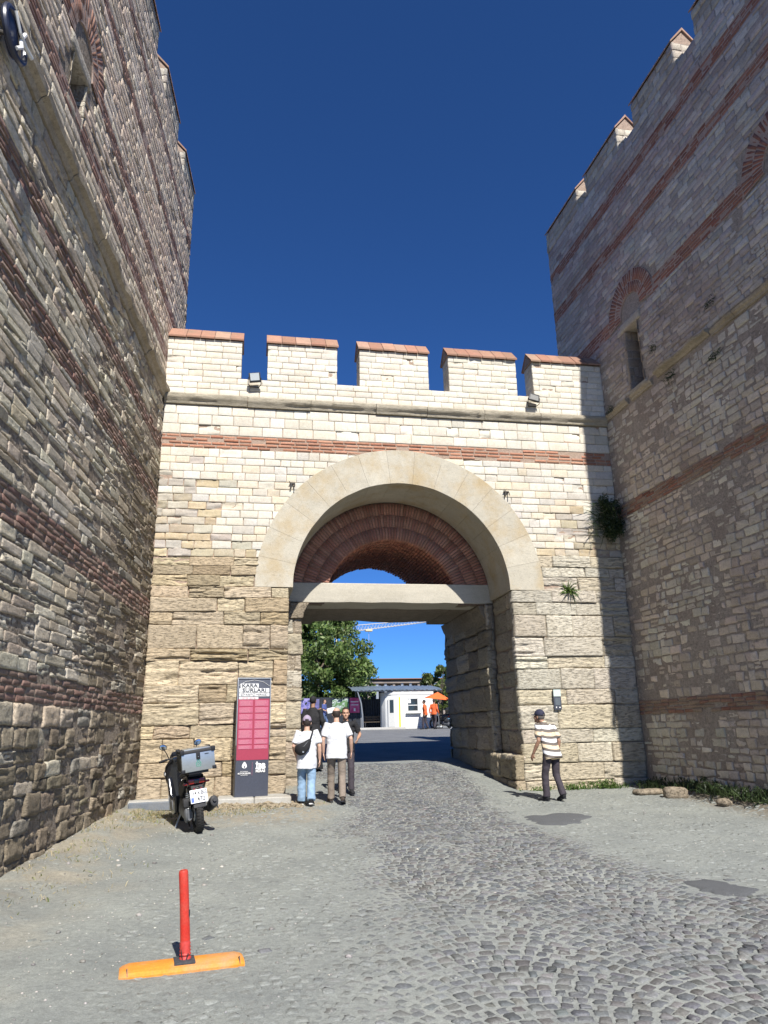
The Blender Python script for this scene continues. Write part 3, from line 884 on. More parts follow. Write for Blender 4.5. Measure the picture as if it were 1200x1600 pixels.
# merlon copings: ridged terracotta, three rows of tiles on each slope
for (a, b_) in MER:
    a2, b2 = a - (.035 if a > XL else 0), b_ + (.035 if b_ < XR else 0)
    nt_ = max(5, int((b2 - a2) / .3)); wds = np.cumsum([0] + [rnd.uniform(.8, 1.2) for _ in range(nt_)]); wds = a2 + (b2 - a2) * wds / wds[-1]
    mb = MB(); mb.prism([(-.0, 10.362), (.58, 10.362), (.29, 10.69)], a2 + .02, b2 - .02, axes=((0, 1, 0), (0, 0, 1), (1, 0, 0)))
    mb.build('coping_bed', m_mortar, gate, False).data.transform(Matrix.Translation(-Vector(GB)))
    for i in range(nt_):
        for sgn in (0, 1):
            mb = MB()
            x0, x1 = wds[i] + .004, wds[i + 1] - .004; t_ = .03
            ya, za, yc, zc = -.062, 10.352, .29, 10.715
            if sgn: ya, yc = .58 - ya, .58 - yc
            o_ = .03 if not sgn else -.03
            j = rnd.uniform(-.006, .006)
            mb.prism([(ya, za + j), (yc, zc + j), (yc, zc + .045 + j), (ya - o_ * .3, za + .045 + j)], x0, x1, axes=((0, 1, 0), (0, 0, 1), (1, 0, 0)), bev=.006)
            me = mb.data('coping_tile', True, 35, Matrix.Translation(-Vector(GB)))
            at_ = me.color_attributes.new('col', 'FLOAT_COLOR', 'POINT')
            cc = pal(rr, 1, [(.36, .19, .13), (.40, .225, .155), (.33, .18, .125), (.41, .26, .19)], .08)[0]
            at_.data.foreach_set('color', np.tile([*cc, 1], len(me.vertices)).astype(np.float32))
            link('coping_tile', me, m_tile, gate)

# lintel: smooth pale beam across the opening, with a ragged lower back edge
m_lint = stone_mat('lintel_stone', grain=.14, gscale=(1.5, 6, 9), pits=.15, pit_scale=(14, 14, 14), stain=(.33, .29, .21), stain_amt=.35, stain_scale=1.2, bump=.3, bdist=.015, use_attr=False, col=(.50, .465, .385))
mb = MB(); rings = []
for i in range(41):
    xx = .82 + (5.99 - .82) * i / 40
    e1 = (fbm(xx * 2.5, 3, 0, 95, 3) - .5) * .025; e2 = (fbm(xx * 1.4, 9, 0, 96, 3) - .5) * .1
    rings.append([(xx, 1.512, 4.30 + e1), (xx, 1.505, 4.33), (xx, 1.505, 4.755), (xx, 1.515, 4.77), (xx, 2.35, 4.77), (xx, 2.35, 4.275 + e1)])
mb.loft(rings); mb.build('lintel', m_lint, gate, True, 30).data.transform(Matrix.Translation(-Vector(GB)))
mb = MB(); rings = []
for i in range(41):
    xx = .82 + (6.02 - .82) * i / 40
    e2 = (fbm(xx * 1.4, 9, 0, 96, 3) - .5) * .09 - .03 * math.sin((xx - .82) / 5.2 * math.pi)
    rings.append([(xx, 2.36, 4.29), (xx, 2.36, 4.76), (xx, 4.75, 4.76), (xx, 4.75, 4.265 - e2)])
mb.loft(rings); mb.build('inner_lintel', m_core, gate, True, 30).data.transform(Matrix.Translation(-Vector(GB)))

# brick tympanum: three rings of radial bricks round the vault, then the vault's own courses behind
tymp = Masonry(None, GB)
F1, ring1 = topo(2, 2)
rr = np.random.default_rng(601)
TCX, TCZ, TR = 3.42, 4.26, 1.66


def radial(cx_, cz_, r0, r1, y0, dep, th, a_min, a_max, out, cl_, jit=.006, mj=.016, r_=rr, fm=None, cols=None):
    """bricks standing radially between r0 and r1; front face towards -Y at y0"""
    nb = int((a_max - a_min) * (r0 + r1) / 2 / th); V = []
    for i in range(nb):
        a0 = a_min + (a_max - a_min) * i / nb; a1 = a_min + (a_max - a_min) * (i + 1) / nb
        da = mj / 2 / ((r0 + r1) / 2); a0 += da; a1 -= da
        w_ = r_.uniform(-.006, .006); rj0, rj1 = r0 + mj / 4 + r_.normal(0, jit), r1 - mj / 4 + r_.normal(0, jit)
        pts = []
        for tv in (0, .5, 1):
            for tu in (0, .5, 1):
                rad = rj0 + (rj1 - rj0) * tv; a = a0 + (a1 - a0) * tu
                edge = .006 if (tu != .5 or tv != .5) else 0
                pts.append((cx_ + rad * -math.cos(a), y0 + w_ + edge, cz_ + rad * math.sin(a)))
        pts = np.array(pts); B = pts[ring1].copy(); B[:, 1] = y0 + dep
        V.append(np.concatenate([pts, B]))
    V = np.array(V)
    if fm: V = fm(V)
    out.add_world(cl_, V, F1, pal(r_, len(V), cols or [(.44, .21, .155), (.48, .24, .175), (.39, .18, .135), (.51, .27, .20)], .09))


for r0, r1 in ((1.66, 1.98), (1.98, 2.30), (2.30, 2.62)):
    amin = math.asin(min(.99, max(0, (4.77 - TCZ) / r1)))
    radial(TCX, TCZ, r0, r1, 1.53, .2, .074, amin, math.pi - amin, tymp, 'brick', .003, .014)
for q in G.items.get('brick', []): tymp.items['brick'].insert(0, q)
# vault soffit: courses running back
V = []; nb = 66
for k in range(7, nb - 7):
    a0, a1 = math.pi * k / nb, math.pi * (k + 1) / nb
    yy = 1.6
    while yy < 5.1:
        L_ = rr.uniform(.26, .34); y1 = min(yy + L_, 5.15)
        pts = []
        w_ = rr.uniform(-.012, .01)
        for tv in (0, .5, 1):
            for tu in (0, .5, 1):
                a = a0 + (a1 - a0) * (.1 + .8 * tu); y_ = yy + .008 + (y1 - yy - .016) * tv
                rad = 1.665 + w_ + (.006 if (tu != .5 or tv != .5) else 0)
                pts.append((TCX - math.cos(a) * rad, y_, TCZ + math.sin(a) * rad))
        pts = np.array(pts); B = pts[ring1].copy()
        dx_, dz_ = B[:, 0] - TCX, B[:, 2] - TCZ; ll = np.hypot(dx_, dz_)
        B[:, 0] += dx_ / ll * .06; B[:, 2] += dz_ / ll * .06
        V.append(np.concatenate([pts, B])); yy = y1
tymp.add_world('brick', np.array(V), F1, pal(rr, len(V), [(.48, .20, .14), (.52, .225, .155), (.43, .175, .125)], .1))
tymp.emit('brick', gate, m_brick, 300, 'small_bricks', smooth=False)
mb = MB()
na = 60
poly = [(TCX - math.cos(math.pi * i / na) * 1.69, TCZ + math.sin(math.pi * i / na) * 1.69) for i in range(na + 1)] + [(TCX + math.cos(math.pi * i / na) * 2.64, TCZ + math.sin(math.pi * i / na) * 2.64) for i in range(na + 1)]
mb.prism(poly, 1.565, 1.6)
m_mort2 = stone_mat('brick_mortar', grain=.25, gscale=(20, 20, 20), pits=.2, pit_scale=(40, 40, 40), stain=(.2, .14, .1), stain_amt=.3, stain_scale=1.5, bump=.6, bdist=.02, use_attr=False, col=(.20, .13, .10))
mb.build('mortar_bed', m_mort2, gate, False).data.transform(Matrix.Translation(-Vector(GB)))
# ============================================================ towers
m_left = stone_mat('weathered_tower_stone', grain=.28, gscale=(9, 9, 15), pits=.5, pit_scale=(26, 26, 40), stain=(.20, .165, .12), stain_amt=.4, stain_scale=.7, bump=.8, bdist=.03)
m_right = stone_mat('pointed_tower_stone', grain=.25, gscale=(9, 9, 14), pits=.4, pit_scale=(26, 26, 36), stain=(.25, .18, .14), stain_amt=.35, stain_scale=.6, bump=.7, bdist=.02)
m_lmort = stone_mat('brown_mortar', grain=.4, gscale=(12, 12, 12), pits=.6, pit_scale=(24, 24, 30), stain=(.15, .11, .08), stain_amt=.6, stain_scale=1.2, bump=1.0, bdist=.04, use_attr=False, col=(.36, .305, .245))
m_rmort = stone_mat('rosy_mortar', grain=.35, gscale=(14, 14, 14), pits=.5, pit_scale=(30, 30, 36), stain=(.22, .16, .13), stain_amt=.5, stain_scale=1.0, bump=.9, bdist=.03, use_attr=False, col=(.38, .33, .285))


m_corn2 = stone_mat('brown_cornice', grain=.3, gscale=(6, 14, 20), pits=.4, pit_scale=(20, 20, 40), stain=(.18, .15, .10), stain_amt=.7, stain_scale=1.6, bump=.7, bdist=.02, use_attr=False, col=(.40, .345, .26))
m_pale = stone_mat('pale_mortar', grain=.3, gscale=(16, 16, 16), pits=.3, pit_scale=(40, 40, 40), stain=(.25, .2, .17), stain_amt=.4, stain_scale=1.5, bump=.7, bdist=.015, use_attr=False, col=(.38, .29, .245))


def bandcourses(u0, u1, v0, v1, r):
    return courses(u0, u1, v0, v1, (.06, .09), (.26, .38), r, None, [(v1 - v0) / max(1, round((v1 - v0) / .08))])


def tower(side):
    left = side == 'L'
    if left:
        nrm = np.array([math.cos(LA), -math.sin(LA), 0]); along = np.array([math.sin(LA) / math.cos(LA), 1.0, 0])
        fm = lambda u, v, w_: np.stack([XL + u * math.tan(LA) + w_ * nrm[0], u + w_ * nrm[1], v + 0 * u], -1)
        Y0, Y1 = -11.5, 1.95
        root = thing('tower', 'tall brown weathered stone and brick tower flaring open beside the parked scooter', 'tower', (XL - 2.5, -4.5, -.3))
        bands = [(1.70, 2.05), (3.62, 4.06), (6.14, 6.50), (7.46, 7.80), (9.66, 9.98), (10.84, 11.14), (12.68, 12.94), (14.15, 14.40)]
        zc = 8.98
        MERL = [(-2.2 - 2.52 * k, -2.2 - 2.52 * k + 1.62) for k in range(0, 4)][::-1] + [(.34, 1.95)]
        arches = [(-7.0, 10.95)]
    else:
        nrm = np.array([-1., 0, 0])
        fm = lambda u, v, w_: np.stack([8.82 - .03 * u - w_, u + 0 * w_, v + 0 * u], -1)
        Y0, Y1 = -7.45, 2.2
        root = thing('tower', 'tall shaded stone tower with red brick bands and a slit window beneath a brick arch', 'tower', (8.82 + 2.5, -3, -.3))
        bands = [(1.50, 1.82), (6.12, 6.44), (10.86, 11.24), (12.94, 13.28), (14.26, 14.60)]
        zc = 8.95
        MERL = [(-7.15, -5.38), (-4.67, -2.87), (-2.17, -.38), (.1, 2.2)]
        arches = [(-1.72, 11.0), (-6.85, 11.0)]
    near = (lambda v: Y0 + 0 * np.asarray(v, float)) if left else (lambda v: -(5.45 + np.clip(np.asarray(v, float), 0, 12) / 12 * 2.0))  # the shaded tower's unseen end is slanted to shape its shadow on the gate

    def trim(rc):
        vm = (rc[:, 2] + rc[:, 3]) / 2; n0 = near(vm)
        rc = rc[rc[:, 1] > n0 + .08].copy(); n0 = near((rc[:, 2] + rc[:, 3]) / 2)
        rc[:, 0] = np.maximum(rc[:, 0], n0); return rc
    rb = np.array(root.location)
    T = Masonry(fm, rb)
    ZT, ZM = 15.42, 16.08
    r = np.random.default_rng(700 + left)
    # --- opening of the slit window and the arch discs are kept free
    slot = (-7.36, -6.80, 9.82, 10.62) if left else (-1.90, -1.36, 9.02, 10.62)

    def skip(a, b_, c_, d):
        if b_ > slot[0] + .01 and a < slot[1] - .01 and d > slot[2] + .01 and c_ < slot[3] - .01: return True
        for (ac, az) in arches:
            for x in (a, b_, (a + b_) / 2):
                for z in (c_, d):
                    rr_ = math.hypot(x - ac, z - az)
                    if .42 < rr_ < .93 and z > az - .05: return True
        return False

    # --- core
    mb = MB()

    def slab(u0, u1, v0, v1, w1=-.02, thick=4.0):
        P0 = [fm(np.array(float(u)), np.array(float(v)), np.array(w_)) for w_ in (w1, -thick) for v in (v0, v1) for u in (u0, u1)]
        t = bmesh.new(); v = [t.verts.new(Vector(p)) for p in P0]
        for f in ((0, 1, 3, 2), (4, 6, 7, 5), (0, 2, 6, 4), (1, 5, 7, 3), (2, 3, 7, 6), (0, 4, 5, 1)): t.faces.new([v[i] for i in f])
        bmesh.ops.recalc_face_normals(t, faces=t.faces); mb._add(t)
    s0, s1, s2, s3 = slot
    lo = lambda z: 0.0
    slab(s1, Y1 - .02, -1, ZT)
    slab(s0 + .0, s1, -1, s2); slab(s0, s1, s3, ZT)
    slab(s0, s1, s2, s3, -.75)
    if left: slab(Y0, s0, -1, ZT)
    else:
        # unseen near end steps back towards the foot, shaped for the tower's shadow
        for k_ in range(24):
            za, zb_ = -1 + (ZT + 1) * k_ / 24, -1 + (ZT + 1) * (k_ + 1) / 24
            slab(near((za + zb_) / 2), s0, za, zb_ - .0005)
    for a, b_ in MERL:
        slab(a + .02, b_ - .02, ZT, ZM, -.02, .62)
    o = mb.build('mortar_core', m_lmort if left else m_rmort, root, False); o.data.transform(Matrix.Translation(-Vector(rb)))

    # --- zones of stone between the brick bands
    zs = [-.9] + [z for b_ in bands for z in b_] + [ZT]
    zones = list(zip(zs[0::2], zs[1::2]))
    Yst = Y0
    k = 0
    for (v0, v1) in zones:
        parts = [(v0, v1)]
        if v0 < zc < v1: parts = [(v0, zc - .24), (zc + .01, v1)]
        for (a0, a1) in parts:
            k += 1
            neat = a0 > zc - .3
            y0 = Y0
            if left:
                if neat: h, wd = (.12, .18), (.26, .66)
                elif a1 < 1.8: h, wd = (.14, .27), (.26, .66)
                else: h, wd = (.10, .185), (.26, .80)
            else:
                if a0 > 11: h, wd = (.12, .17), (.2, .5)
                elif neat: h, wd = (.09, .17), (.14, .4)
                else: h, wd = (.10, .20), (.14, .40)
            rc = trim(courses(y0, Y1, a0 + .004, a1 - .004, h, wd, r, skip))
            n = len(rc); um = (rc[:, 0] + rc[:, 1]) / 2; vm = (rc[:, 2] + rc[:, 3]) / 2
            if left:
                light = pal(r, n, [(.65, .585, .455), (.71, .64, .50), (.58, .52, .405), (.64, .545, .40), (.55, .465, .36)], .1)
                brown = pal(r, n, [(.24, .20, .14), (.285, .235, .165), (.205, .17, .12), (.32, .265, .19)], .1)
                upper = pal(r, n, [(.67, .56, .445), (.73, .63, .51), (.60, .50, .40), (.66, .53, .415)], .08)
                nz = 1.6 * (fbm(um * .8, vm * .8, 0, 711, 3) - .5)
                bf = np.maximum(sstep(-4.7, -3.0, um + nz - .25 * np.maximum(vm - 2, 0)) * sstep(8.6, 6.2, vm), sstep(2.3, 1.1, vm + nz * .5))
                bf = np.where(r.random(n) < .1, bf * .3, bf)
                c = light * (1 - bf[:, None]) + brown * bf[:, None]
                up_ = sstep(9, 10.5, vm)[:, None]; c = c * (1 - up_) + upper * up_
                eroded = r.random(n) < (np.where(vm > 9, np.where(vm > 10.8, .12, .2), np.where(um > -5.0, .8, .35)))
                fresh = (r.random(n) < .12) & (vm < 9)
                rough = np.where(eroded, .02, .005); edge = np.where(eroded, .018, .006); strata = np.where(eroded, .03, .003)
                prot = (np.where(eroded, -.012, -.003), np.where(eroded, .024, .009)) if a1 < 9 else (-.002, .008)
                if a1 < 1.8: prot = (-.018, .034); rough = np.maximum(rough, .017); edge = np.maximum(edge, .016)
                tilt = .005 if a1 < 9 else .002
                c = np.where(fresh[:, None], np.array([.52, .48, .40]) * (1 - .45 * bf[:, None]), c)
            else:
                low = pal(r, n, [(.60, .545, .445), (.65, .595, .485), (.54, .49, .405), (.67, .62, .52), (.57, .525, .455)], .09)
                up2 = pal(r, n, [(.46, .44, .42), (.53, .505, .47), (.41, .39, .375), (.43, .385, .365)], .1)
                t_ = sstep(6.5, 11, vm)[:, None]
                c = low * (1 - t_) + up2 * t_
                pinkish = (fbm(um * .5, vm * .5, 0, 731, 2) > .53)[:, None]
                c = np.where(pinkish, c * np.array([.94, .88, .87]), c)
                eroded = r.random(n) < np.where(vm > 11, .2, .5)
                rough = np.where(eroded, .015, .006); edge = np.where(eroded, .018, .008); strata = np.where(eroded, .012, .002)
                sm = .02 * np.maximum(sstep(.52, .68, fbm(um * .9, vm * .9, 0, 741, 3)), sstep(-.75, -.2, um + .4 * (fbm(um, vm, 0, 743, 2) - .5)) * sstep(8, 6, vm)) * (vm < 11)
                prot = (-.012 - sm, .012 - sm) if not a0 > 11 else (-.006, .008); tilt = .006
            nx, ny = ((12, 8) if left else (9, 6)) if a1 < 9 else (6, 4)
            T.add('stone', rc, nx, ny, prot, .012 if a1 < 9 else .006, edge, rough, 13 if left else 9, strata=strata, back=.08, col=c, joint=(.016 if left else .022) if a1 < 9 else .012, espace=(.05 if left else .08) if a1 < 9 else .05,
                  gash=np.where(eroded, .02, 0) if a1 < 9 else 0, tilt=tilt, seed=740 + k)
    # --- merlon stones, with the end faces
    for q, (a, b_) in enumerate(MERL):
        rc = courses(a, b_, ZT + .003, ZM, (.15, .19), (.22, .5), r, None, [.22])
        c = pal(r, len(rc), [(.42, .385, .33), (.47, .44, .38), (.38, .34, .29)], .09)
        T.add('stone', rc, 5, 4, (-.004, .014), .005, .01, .006, 7, back=.06, col=c, joint=.016, seed=790 + q)
        ef = lambda u, v, w_, a=a: fm(a + .012 - w_, v, -u)
        E_ = Masonry(ef, rb)
        rc = courses(0, .6, ZT + .003, ZM, (.15, .19), (.26, .36), r, None, [.22])
        E_.add('stone', rc, 5, 4, (-.004, .008), .004, .01, .006, 7, back=.06, col=pal(r, len(rc), [(.60, .555, .46), (.56, .51, .42)], .06), joint=.014, seed=795 + q)
        T.items['stone'].append(E_.items['stone'][0])
        # brick saddle coping with a gabled end
        mb = MB(); nn = max(4, int((b_ - a) / .2))
        for side_ in (0, 1):
            for i in range(nn):
                u0_, u1_ = a - .02 + (b_ - a + .04) * i / nn + .006, a - .02 + (b_ - a + .04) * (i + 1) / nn - .006
                w0 = .04 if not side_ else -.66
                j = r.uniform(-.012, .012)
                prof = [(w0, ZM - .01), (w0, ZM + .035), (-.31, ZM + .47 + j), (-.31, ZM + .40)]
                t = bmesh.new()
                A_ = [t.verts.new(Vector(fm(np.array(u0_), np.array(v_), np.array(w_)))) for w_, v_ in prof]
                B_ = [t.verts.new(Vector(fm(np.array(u1_), np.array(v_), np.array(w_)))) for w_, v_ in prof]
                t.faces.new(A_); t.faces.new(B_[::-1])
                for z in range(4): t.faces.new((A_[z], B_[z], B_[(z + 1) % 4], A_[(z + 1) % 4]))
                bmesh.ops.recalc_face_normals(t, faces=t.faces)
                me = MB()._add(t).data('coping_tile', False, 30, Matrix.Translation(-Vector(rb)))
                at_ = me.color_attributes.new('col', 'FLOAT_COLOR', 'POINT')
                at_.data.foreach_set('color', np.tile([*pal(r, 1, [(.36, .22, .16), (.42, .27, .2)], .1)[0], 1], len(me.vertices)).astype(np.float32))
                link('coping_tile', me, m_tile, root)
        # gable infill
        t = bmesh.new()
        A_ = [t.verts.new(Vector(fm(np.array(a + .03), np.array(v_), np.array(w_)))) for w_, v_ in ((0., ZM), (-.62, ZM), (-.31, ZM + .4))]
        B_ = [t.verts.new(Vector(fm(np.array(b_ - .03), np.array(v_), np.array(w_)))) for w_, v_ in ((0., ZM), (-.62, ZM), (-.31, ZM + .4))]
        t.faces.new(A_); t.faces.new(B_[::-1])
        for z in range(3): t.faces.new((A_[z], B_[z], B_[(z + 1) % 3], A_[(z + 1) % 3]))
        bmesh.ops.recalc_face_normals(t, faces=t.faces)
        MB()._add(t).build('coping_bed', m_mortar, root, False).data.transform(Matrix.Translation(-Vector(rb)))
    # --- brick bands
    for q, (v0, v1) in enumerate(bands):
        y0 = Y0
        segs = [(y0, Y1)]
        rc = trim(np.concatenate([bandcourses(a, b_, v0, v1, r) for a, b_ in segs]))
        um = (rc[:, 0] + rc[:, 1]) / 2; vm = (rc[:, 2] + rc[:, 3]) / 2
        okb = np.ones(len(rc), bool)
        for (ac, az) in arches:
            okb &= (np.hypot(um - ac, vm - az) > .96) | (vm < az - .5)
        ruin = v0 < 9
        okb &= r.random(len(rc)) > (.04 if ruin else .02)
        rc = rc[okb]; n = len(rc); um = um[okb]
        if left:
            c = pal(r, n, [(.21, .12, .098), (.25, .145, .115), (.175, .10, .085), (.29, .18, .145)], .1)
            if ruin:
                dk = r.random((n, 1)) * .75; c = c * (1 - dk) + np.array([.27, .215, .175]) * dk
        else:
            c = pal(r, n, [(.26, .11, .08), (.30, .13, .092), (.225, .098, .072), (.33, .165, .12)], .09)
            if ruin:
                dk = r.random((n, 1)) * .85; c = c * (1 - dk) + np.array([.33, .265, .20]) * dk
        T.add('brick', rc, 4, 3, ((-.017, .007) if left else (-.013, .008)) if ruin else (-.006, .008), .006 if ruin else .003, .007 if ruin else .004, .010 if ruin else .004, 14, back=.08, col=c, joint=.024 if left else .019, espace=.06, tilt=.008 if ruin else .003, seed=800 + q)
    # --- pale mortar beds behind the neat bands and the arches
    mb = MB()
    for (v0, v1) in bands:
        if v0 > 9:
            for (a, b_) in ([(near(v0), Y1 - .03)]):
                if not arches or not any(v0 < az + .9 and v1 > az - .3 for _, az in arches): slab(a, b_, v0 - .004, v1 + .004, -.004, .1)
                else:
                    cuts = sorted([(ac - .99, ac + .99) for ac, az in arches]); u_ = a
                    for c0, c1 in cuts + [(b_, b_)]:
                        if min(c0, b_) - u_ > .05: slab(u_, min(c0, b_), v0 - .004, v1 + .004, -.004, .1)
                        u_ = max(u_, c1)
    for (ac, az) in arches:
        nn = 30
        for i in range(nn):
            a0, a1 = -.14 + (math.pi + .28) * i / nn, -.14 + (math.pi + .28) * (i + 1) / nn
            t = bmesh.new(); q = []
            for w_ in (.006, -.05):
                for rad, a_ in ((.43, a0), (.43, a1), (1.01, a1), (1.01, a0)):
                    q.append(t.verts.new(Vector(fm(np.array(ac - math.cos(a_) * rad), np.array(az + math.sin(a_) * rad), np.array(w_)))))
            for f_ in ((0, 1, 2, 3), (0, 4, 5, 1), (2, 6, 7, 3)): t.faces.new([q[i_] for i_ in f_])
            mb._add(t)
    mb.build('mortar_bed', m_pale, root, False).data.transform(Matrix.Translation(-Vector(rb)))
    # --- radial brick arches
    bm_ = lambda V: fm(V[..., 0], V[..., 2], -V[..., 1])
    rr_ = np.random.default_rng(850 + left)
    for (ac, az) in arches:
        cols = [(.27, .145, .105), (.31, .165, .12), (.24, .125, .09)] if left else [(.27, .115, .085), (.31, .135, .095), (.235, .10, .075)]
        radial(ac, az, .44, .71, -.014, .1, .076, -.12, math.pi + .12, T, 'brick', .008, .028, rr_, bm_, cols)
        radial(ac, az, .71, 1.0, -.014, .1, .086, -.12, math.pi + .12, T, 'brick', .008, .028, rr_, bm_, cols)
    # --- slit window jambs and lintel
    for (u_, sg) in ((slot[0], 1), (slot[1], -1)):
        jf = lambda u, v, w_, u_=u_, sg=sg: fm(u_ + sg * (w_ - .0), v, -u)
        E_ = Masonry(jf, rb)
        rc = courses(-.01, .74, slot[2], slot[3], (.16, .3), (.3, .45), r)
        E_.add('stone', rc, 6, 4, (-.01, .012), .006, .012, .008, 6, back=.04, col=pal(r, len(rc), [(.55, .50, .40), (.5, .45, .36)] if left else [(.36, .3, .23), (.3, .25, .2)], .06), joint=.014, seed=860)
        T.items['stone'] += E_.items['stone']
    T.add('stone', np.array([[slot[0] - .2, slot[1] + .16, slot[3] - .02, slot[3] + .2]]), 10, 5, (.03, .035), .01, .015, .01, 5, back=.6, col=(.46, .42, .35), seed=870)
    T.add('stone', np.array([[slot[0] - .1, slot[1] + .1, slot[2] - .12, slot[2] + .01]]), 10, 5, (.0, .01), .01, .02, .02, 5, back=.6, col=(.40, .36, .29), seed=871)
    # --- far corner, seen edge on: quoins on the end face
    qf = lambda u, v, w_: fm(Y1 - .015 + w_, v, -u)
    E_ = Masonry(qf, rb)
    rc = courses(0, 1.4, 8.0, ZT, (.16, .24), (.3, .6), r)
    E_.add('stone', rc, 3, 3, (-.01, .03), .01, .012, .012, 6, back=.06, col=pal(r, len(rc), [(.40, .36, .31), (.36, .32, .27)], .08), joint=.016, seed=880)
    T.items['stone'] += E_.items['stone']
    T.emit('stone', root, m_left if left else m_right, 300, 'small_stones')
    T.emit('brick', root, m_brick, 300, 'small_bricks')
    # --- cornice slabs
    spans = [(Y0, 1.9)] if left else [(-7.4, -4.36), (-4.32, -2.42), (-2.2, -1.3), (-1.15, -.05)]
    m_c2 = m_corn2
    rr2 = np.random.default_rng(890 + left)
    for (a, b_) in spans:
        u = a
        while u < b_ - 1e-3:
            u1 = min(u + rr2.uniform(.9, 1.7), b_)
            if b_ - u1 < .4: u1 = b_
            if left or True:
                big = left or (a > -4.4 and b_ < -2.3)
                out_ = (.12 if left else (.14 if big else .06)) * rr2.uniform(.85, 1.1)
                zt = zc + rr2.uniform(-.015, .01) - (0 if big else .05)
                mb = MB(); rings = []; nn = max(5, int((u1 - u) / .06))
                for i in range(nn + 1):
                    uu = u + .008 + (u1 - u - .016) * i / nn
                    e = (fbm(uu * 2.6, 3, 0, 891, 3) - .5) * (.06 if left else .12)
                    if left and uu > -5.2: e *= 1.7
                    h_ = 1.0 if left else .62
                    pr = [(-.03, zt - .24 * h_), (.02 + e * .3, zt - .235 * h_), (out_ * .45 + e * .6, zt - .15 * h_), (out_ + e, zt - .11 * h_), (out_ + .012 + e, zt - .02), (out_ * .7 + e, zt + e * .2), (-.03, zt + .012)]
                    rings.append([tuple(fm(np.array(uu), np.array(v_), np.array(w_))) for w_, v_ in pr])
                mb.loft(rings)
                if not (left and rr2.random() < .0): mb.build('cornice_slab', m_c2, root, True, 30).data.transform(Matrix.Translation(-Vector(rb)))
            u = u1
    return root, fm


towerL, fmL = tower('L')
towerR, fmR = tower('R')
# ============================================================ beyond the gate
m_leaf, nt, b = new_mat('leaf'); Lk = nt.links
oi = nt.nodes.new('ShaderNodeAttribute'); oi.attribute_name = 'col'
Lk.new(oi.outputs['Color'], b.inputs['Base Color']); b.inputs['Roughness'].default_value = 0.5
b.inputs['Transmission Weight'].default_value = 0.0
tr = nt.nodes.new('ShaderNodeBsdfTranslucent'); Lk.new(oi.outputs['Color'], tr.inputs[0])
mx = nt.nodes.new('ShaderNodeMixShader'); mx.inputs[0].default_value = 0.3
out = nt.nodes['Material Output']; Lk.new(b.outputs[0], mx.inputs[1]); Lk.new(tr.outputs[0], mx.inputs[2]); Lk.new(mx.outputs[0], out.inputs[0])
m_bark = plain('bark', (.12, .095, .07), .95, grain=.4, gscale=14, bump=.8)


def leaf_cloud(centres, radii, n_each, size, r, cols, flat=.75):
    V, K, q = [], [], 0
    for c, rad in zip(centres, radii):
        d = r.normal(0, 1, (n_each, 3)); d /= np.linalg.norm(d, axis=1)[:, None]
        rr = rad * r.random(n_each) ** .45
        p = np.array(c) + d * rr[:, None] * np.array([1, 1, flat])
        a = r.normal(0, 1, (n_each, 3)); a /= np.linalg.norm(a, axis=1)[:, None]
        bb = np.cross(a, r.normal(0, 1, (n_each, 3))); bb /= np.linalg.norm(bb, axis=1)[:, None]
        s_ = size * r.uniform(.6, 1.3, (n_each, 1))
        V.append(np.stack([p - a * s_, p + bb * s_ * .45, p + a * s_, p - bb * s_ * .45], 1))
        K.append(np.repeat(pal(r, n_each, cols, .15)[:, None], 4, 1) * r.uniform(.8, 1.15))
    V = np.concatenate(V).reshape(-1, 3); K = np.concatenate(K).reshape(-1, 3)
    return V, np.arange(len(V)).reshape(-1, 4), K


def tree(loc, h, spread, trunk_r, label, seed, nclump=60, leaf=.16, neach=150, cols=None, lean=0.0, base=.3):
    r = np.random.default_rng(seed)
    root = thing('tree', label, 'tree', loc)
    cols = cols or [(.115, .185, .045), (.15, .215, .06), (.085, .15, .035), (.18, .235, .08)]
    mb = MB(); cs, rs = [], []
    top = Vector((lean, 0, h * .55))
    mb.tube([(0, 0, -.3), (lean * .2, .02, h * .18), (lean * .6, 0, h * .36), tuple(top)], [trunk_r * 1.25, trunk_r, trunk_r * .85, trunk_r * .55], 10)
    for k in range(12):
        a = k * 2.4 + r.uniform(-.4, .4); st = top * r.uniform(.55, 1.0)
        e = Vector((lean + math.cos(a) * spread * r.uniform(.45, .95), math.sin(a) * spread * r.uniform(.45, .95), h * r.uniform(base + .15, .97)))
        mid = (st + e) / 2 + Vector((r.uniform(-.3, .3), r.uniform(-.3, .3), .25))
        mb.tube([tuple(st), tuple(mid), tuple(e)], [trunk_r * .42, trunk_r * .25, trunk_r * .07], 6)
    mb.build('trunk', m_bark, root)
    for k in range(nclump):
        a = r.uniform(0, 2 * math.pi); zz = r.uniform(base, 1.0)
        prof = math.sin(math.pi * min(1, (zz - base) / (1 - base) * .86 + .14)) ** .6
        rad = spread * prof * math.sqrt(r.uniform(.15, 1.0))
        cs.append((lean + rad * math.cos(a), rad * math.sin(a), h * zz)); rs.append(spread * r.uniform(.13, .27))
    V, F, K = leaf_cloud(cs, rs, neach, leaf, r, cols)
    link('crown', mesh('crown', V, F, K), m_leaf, root)
    return root


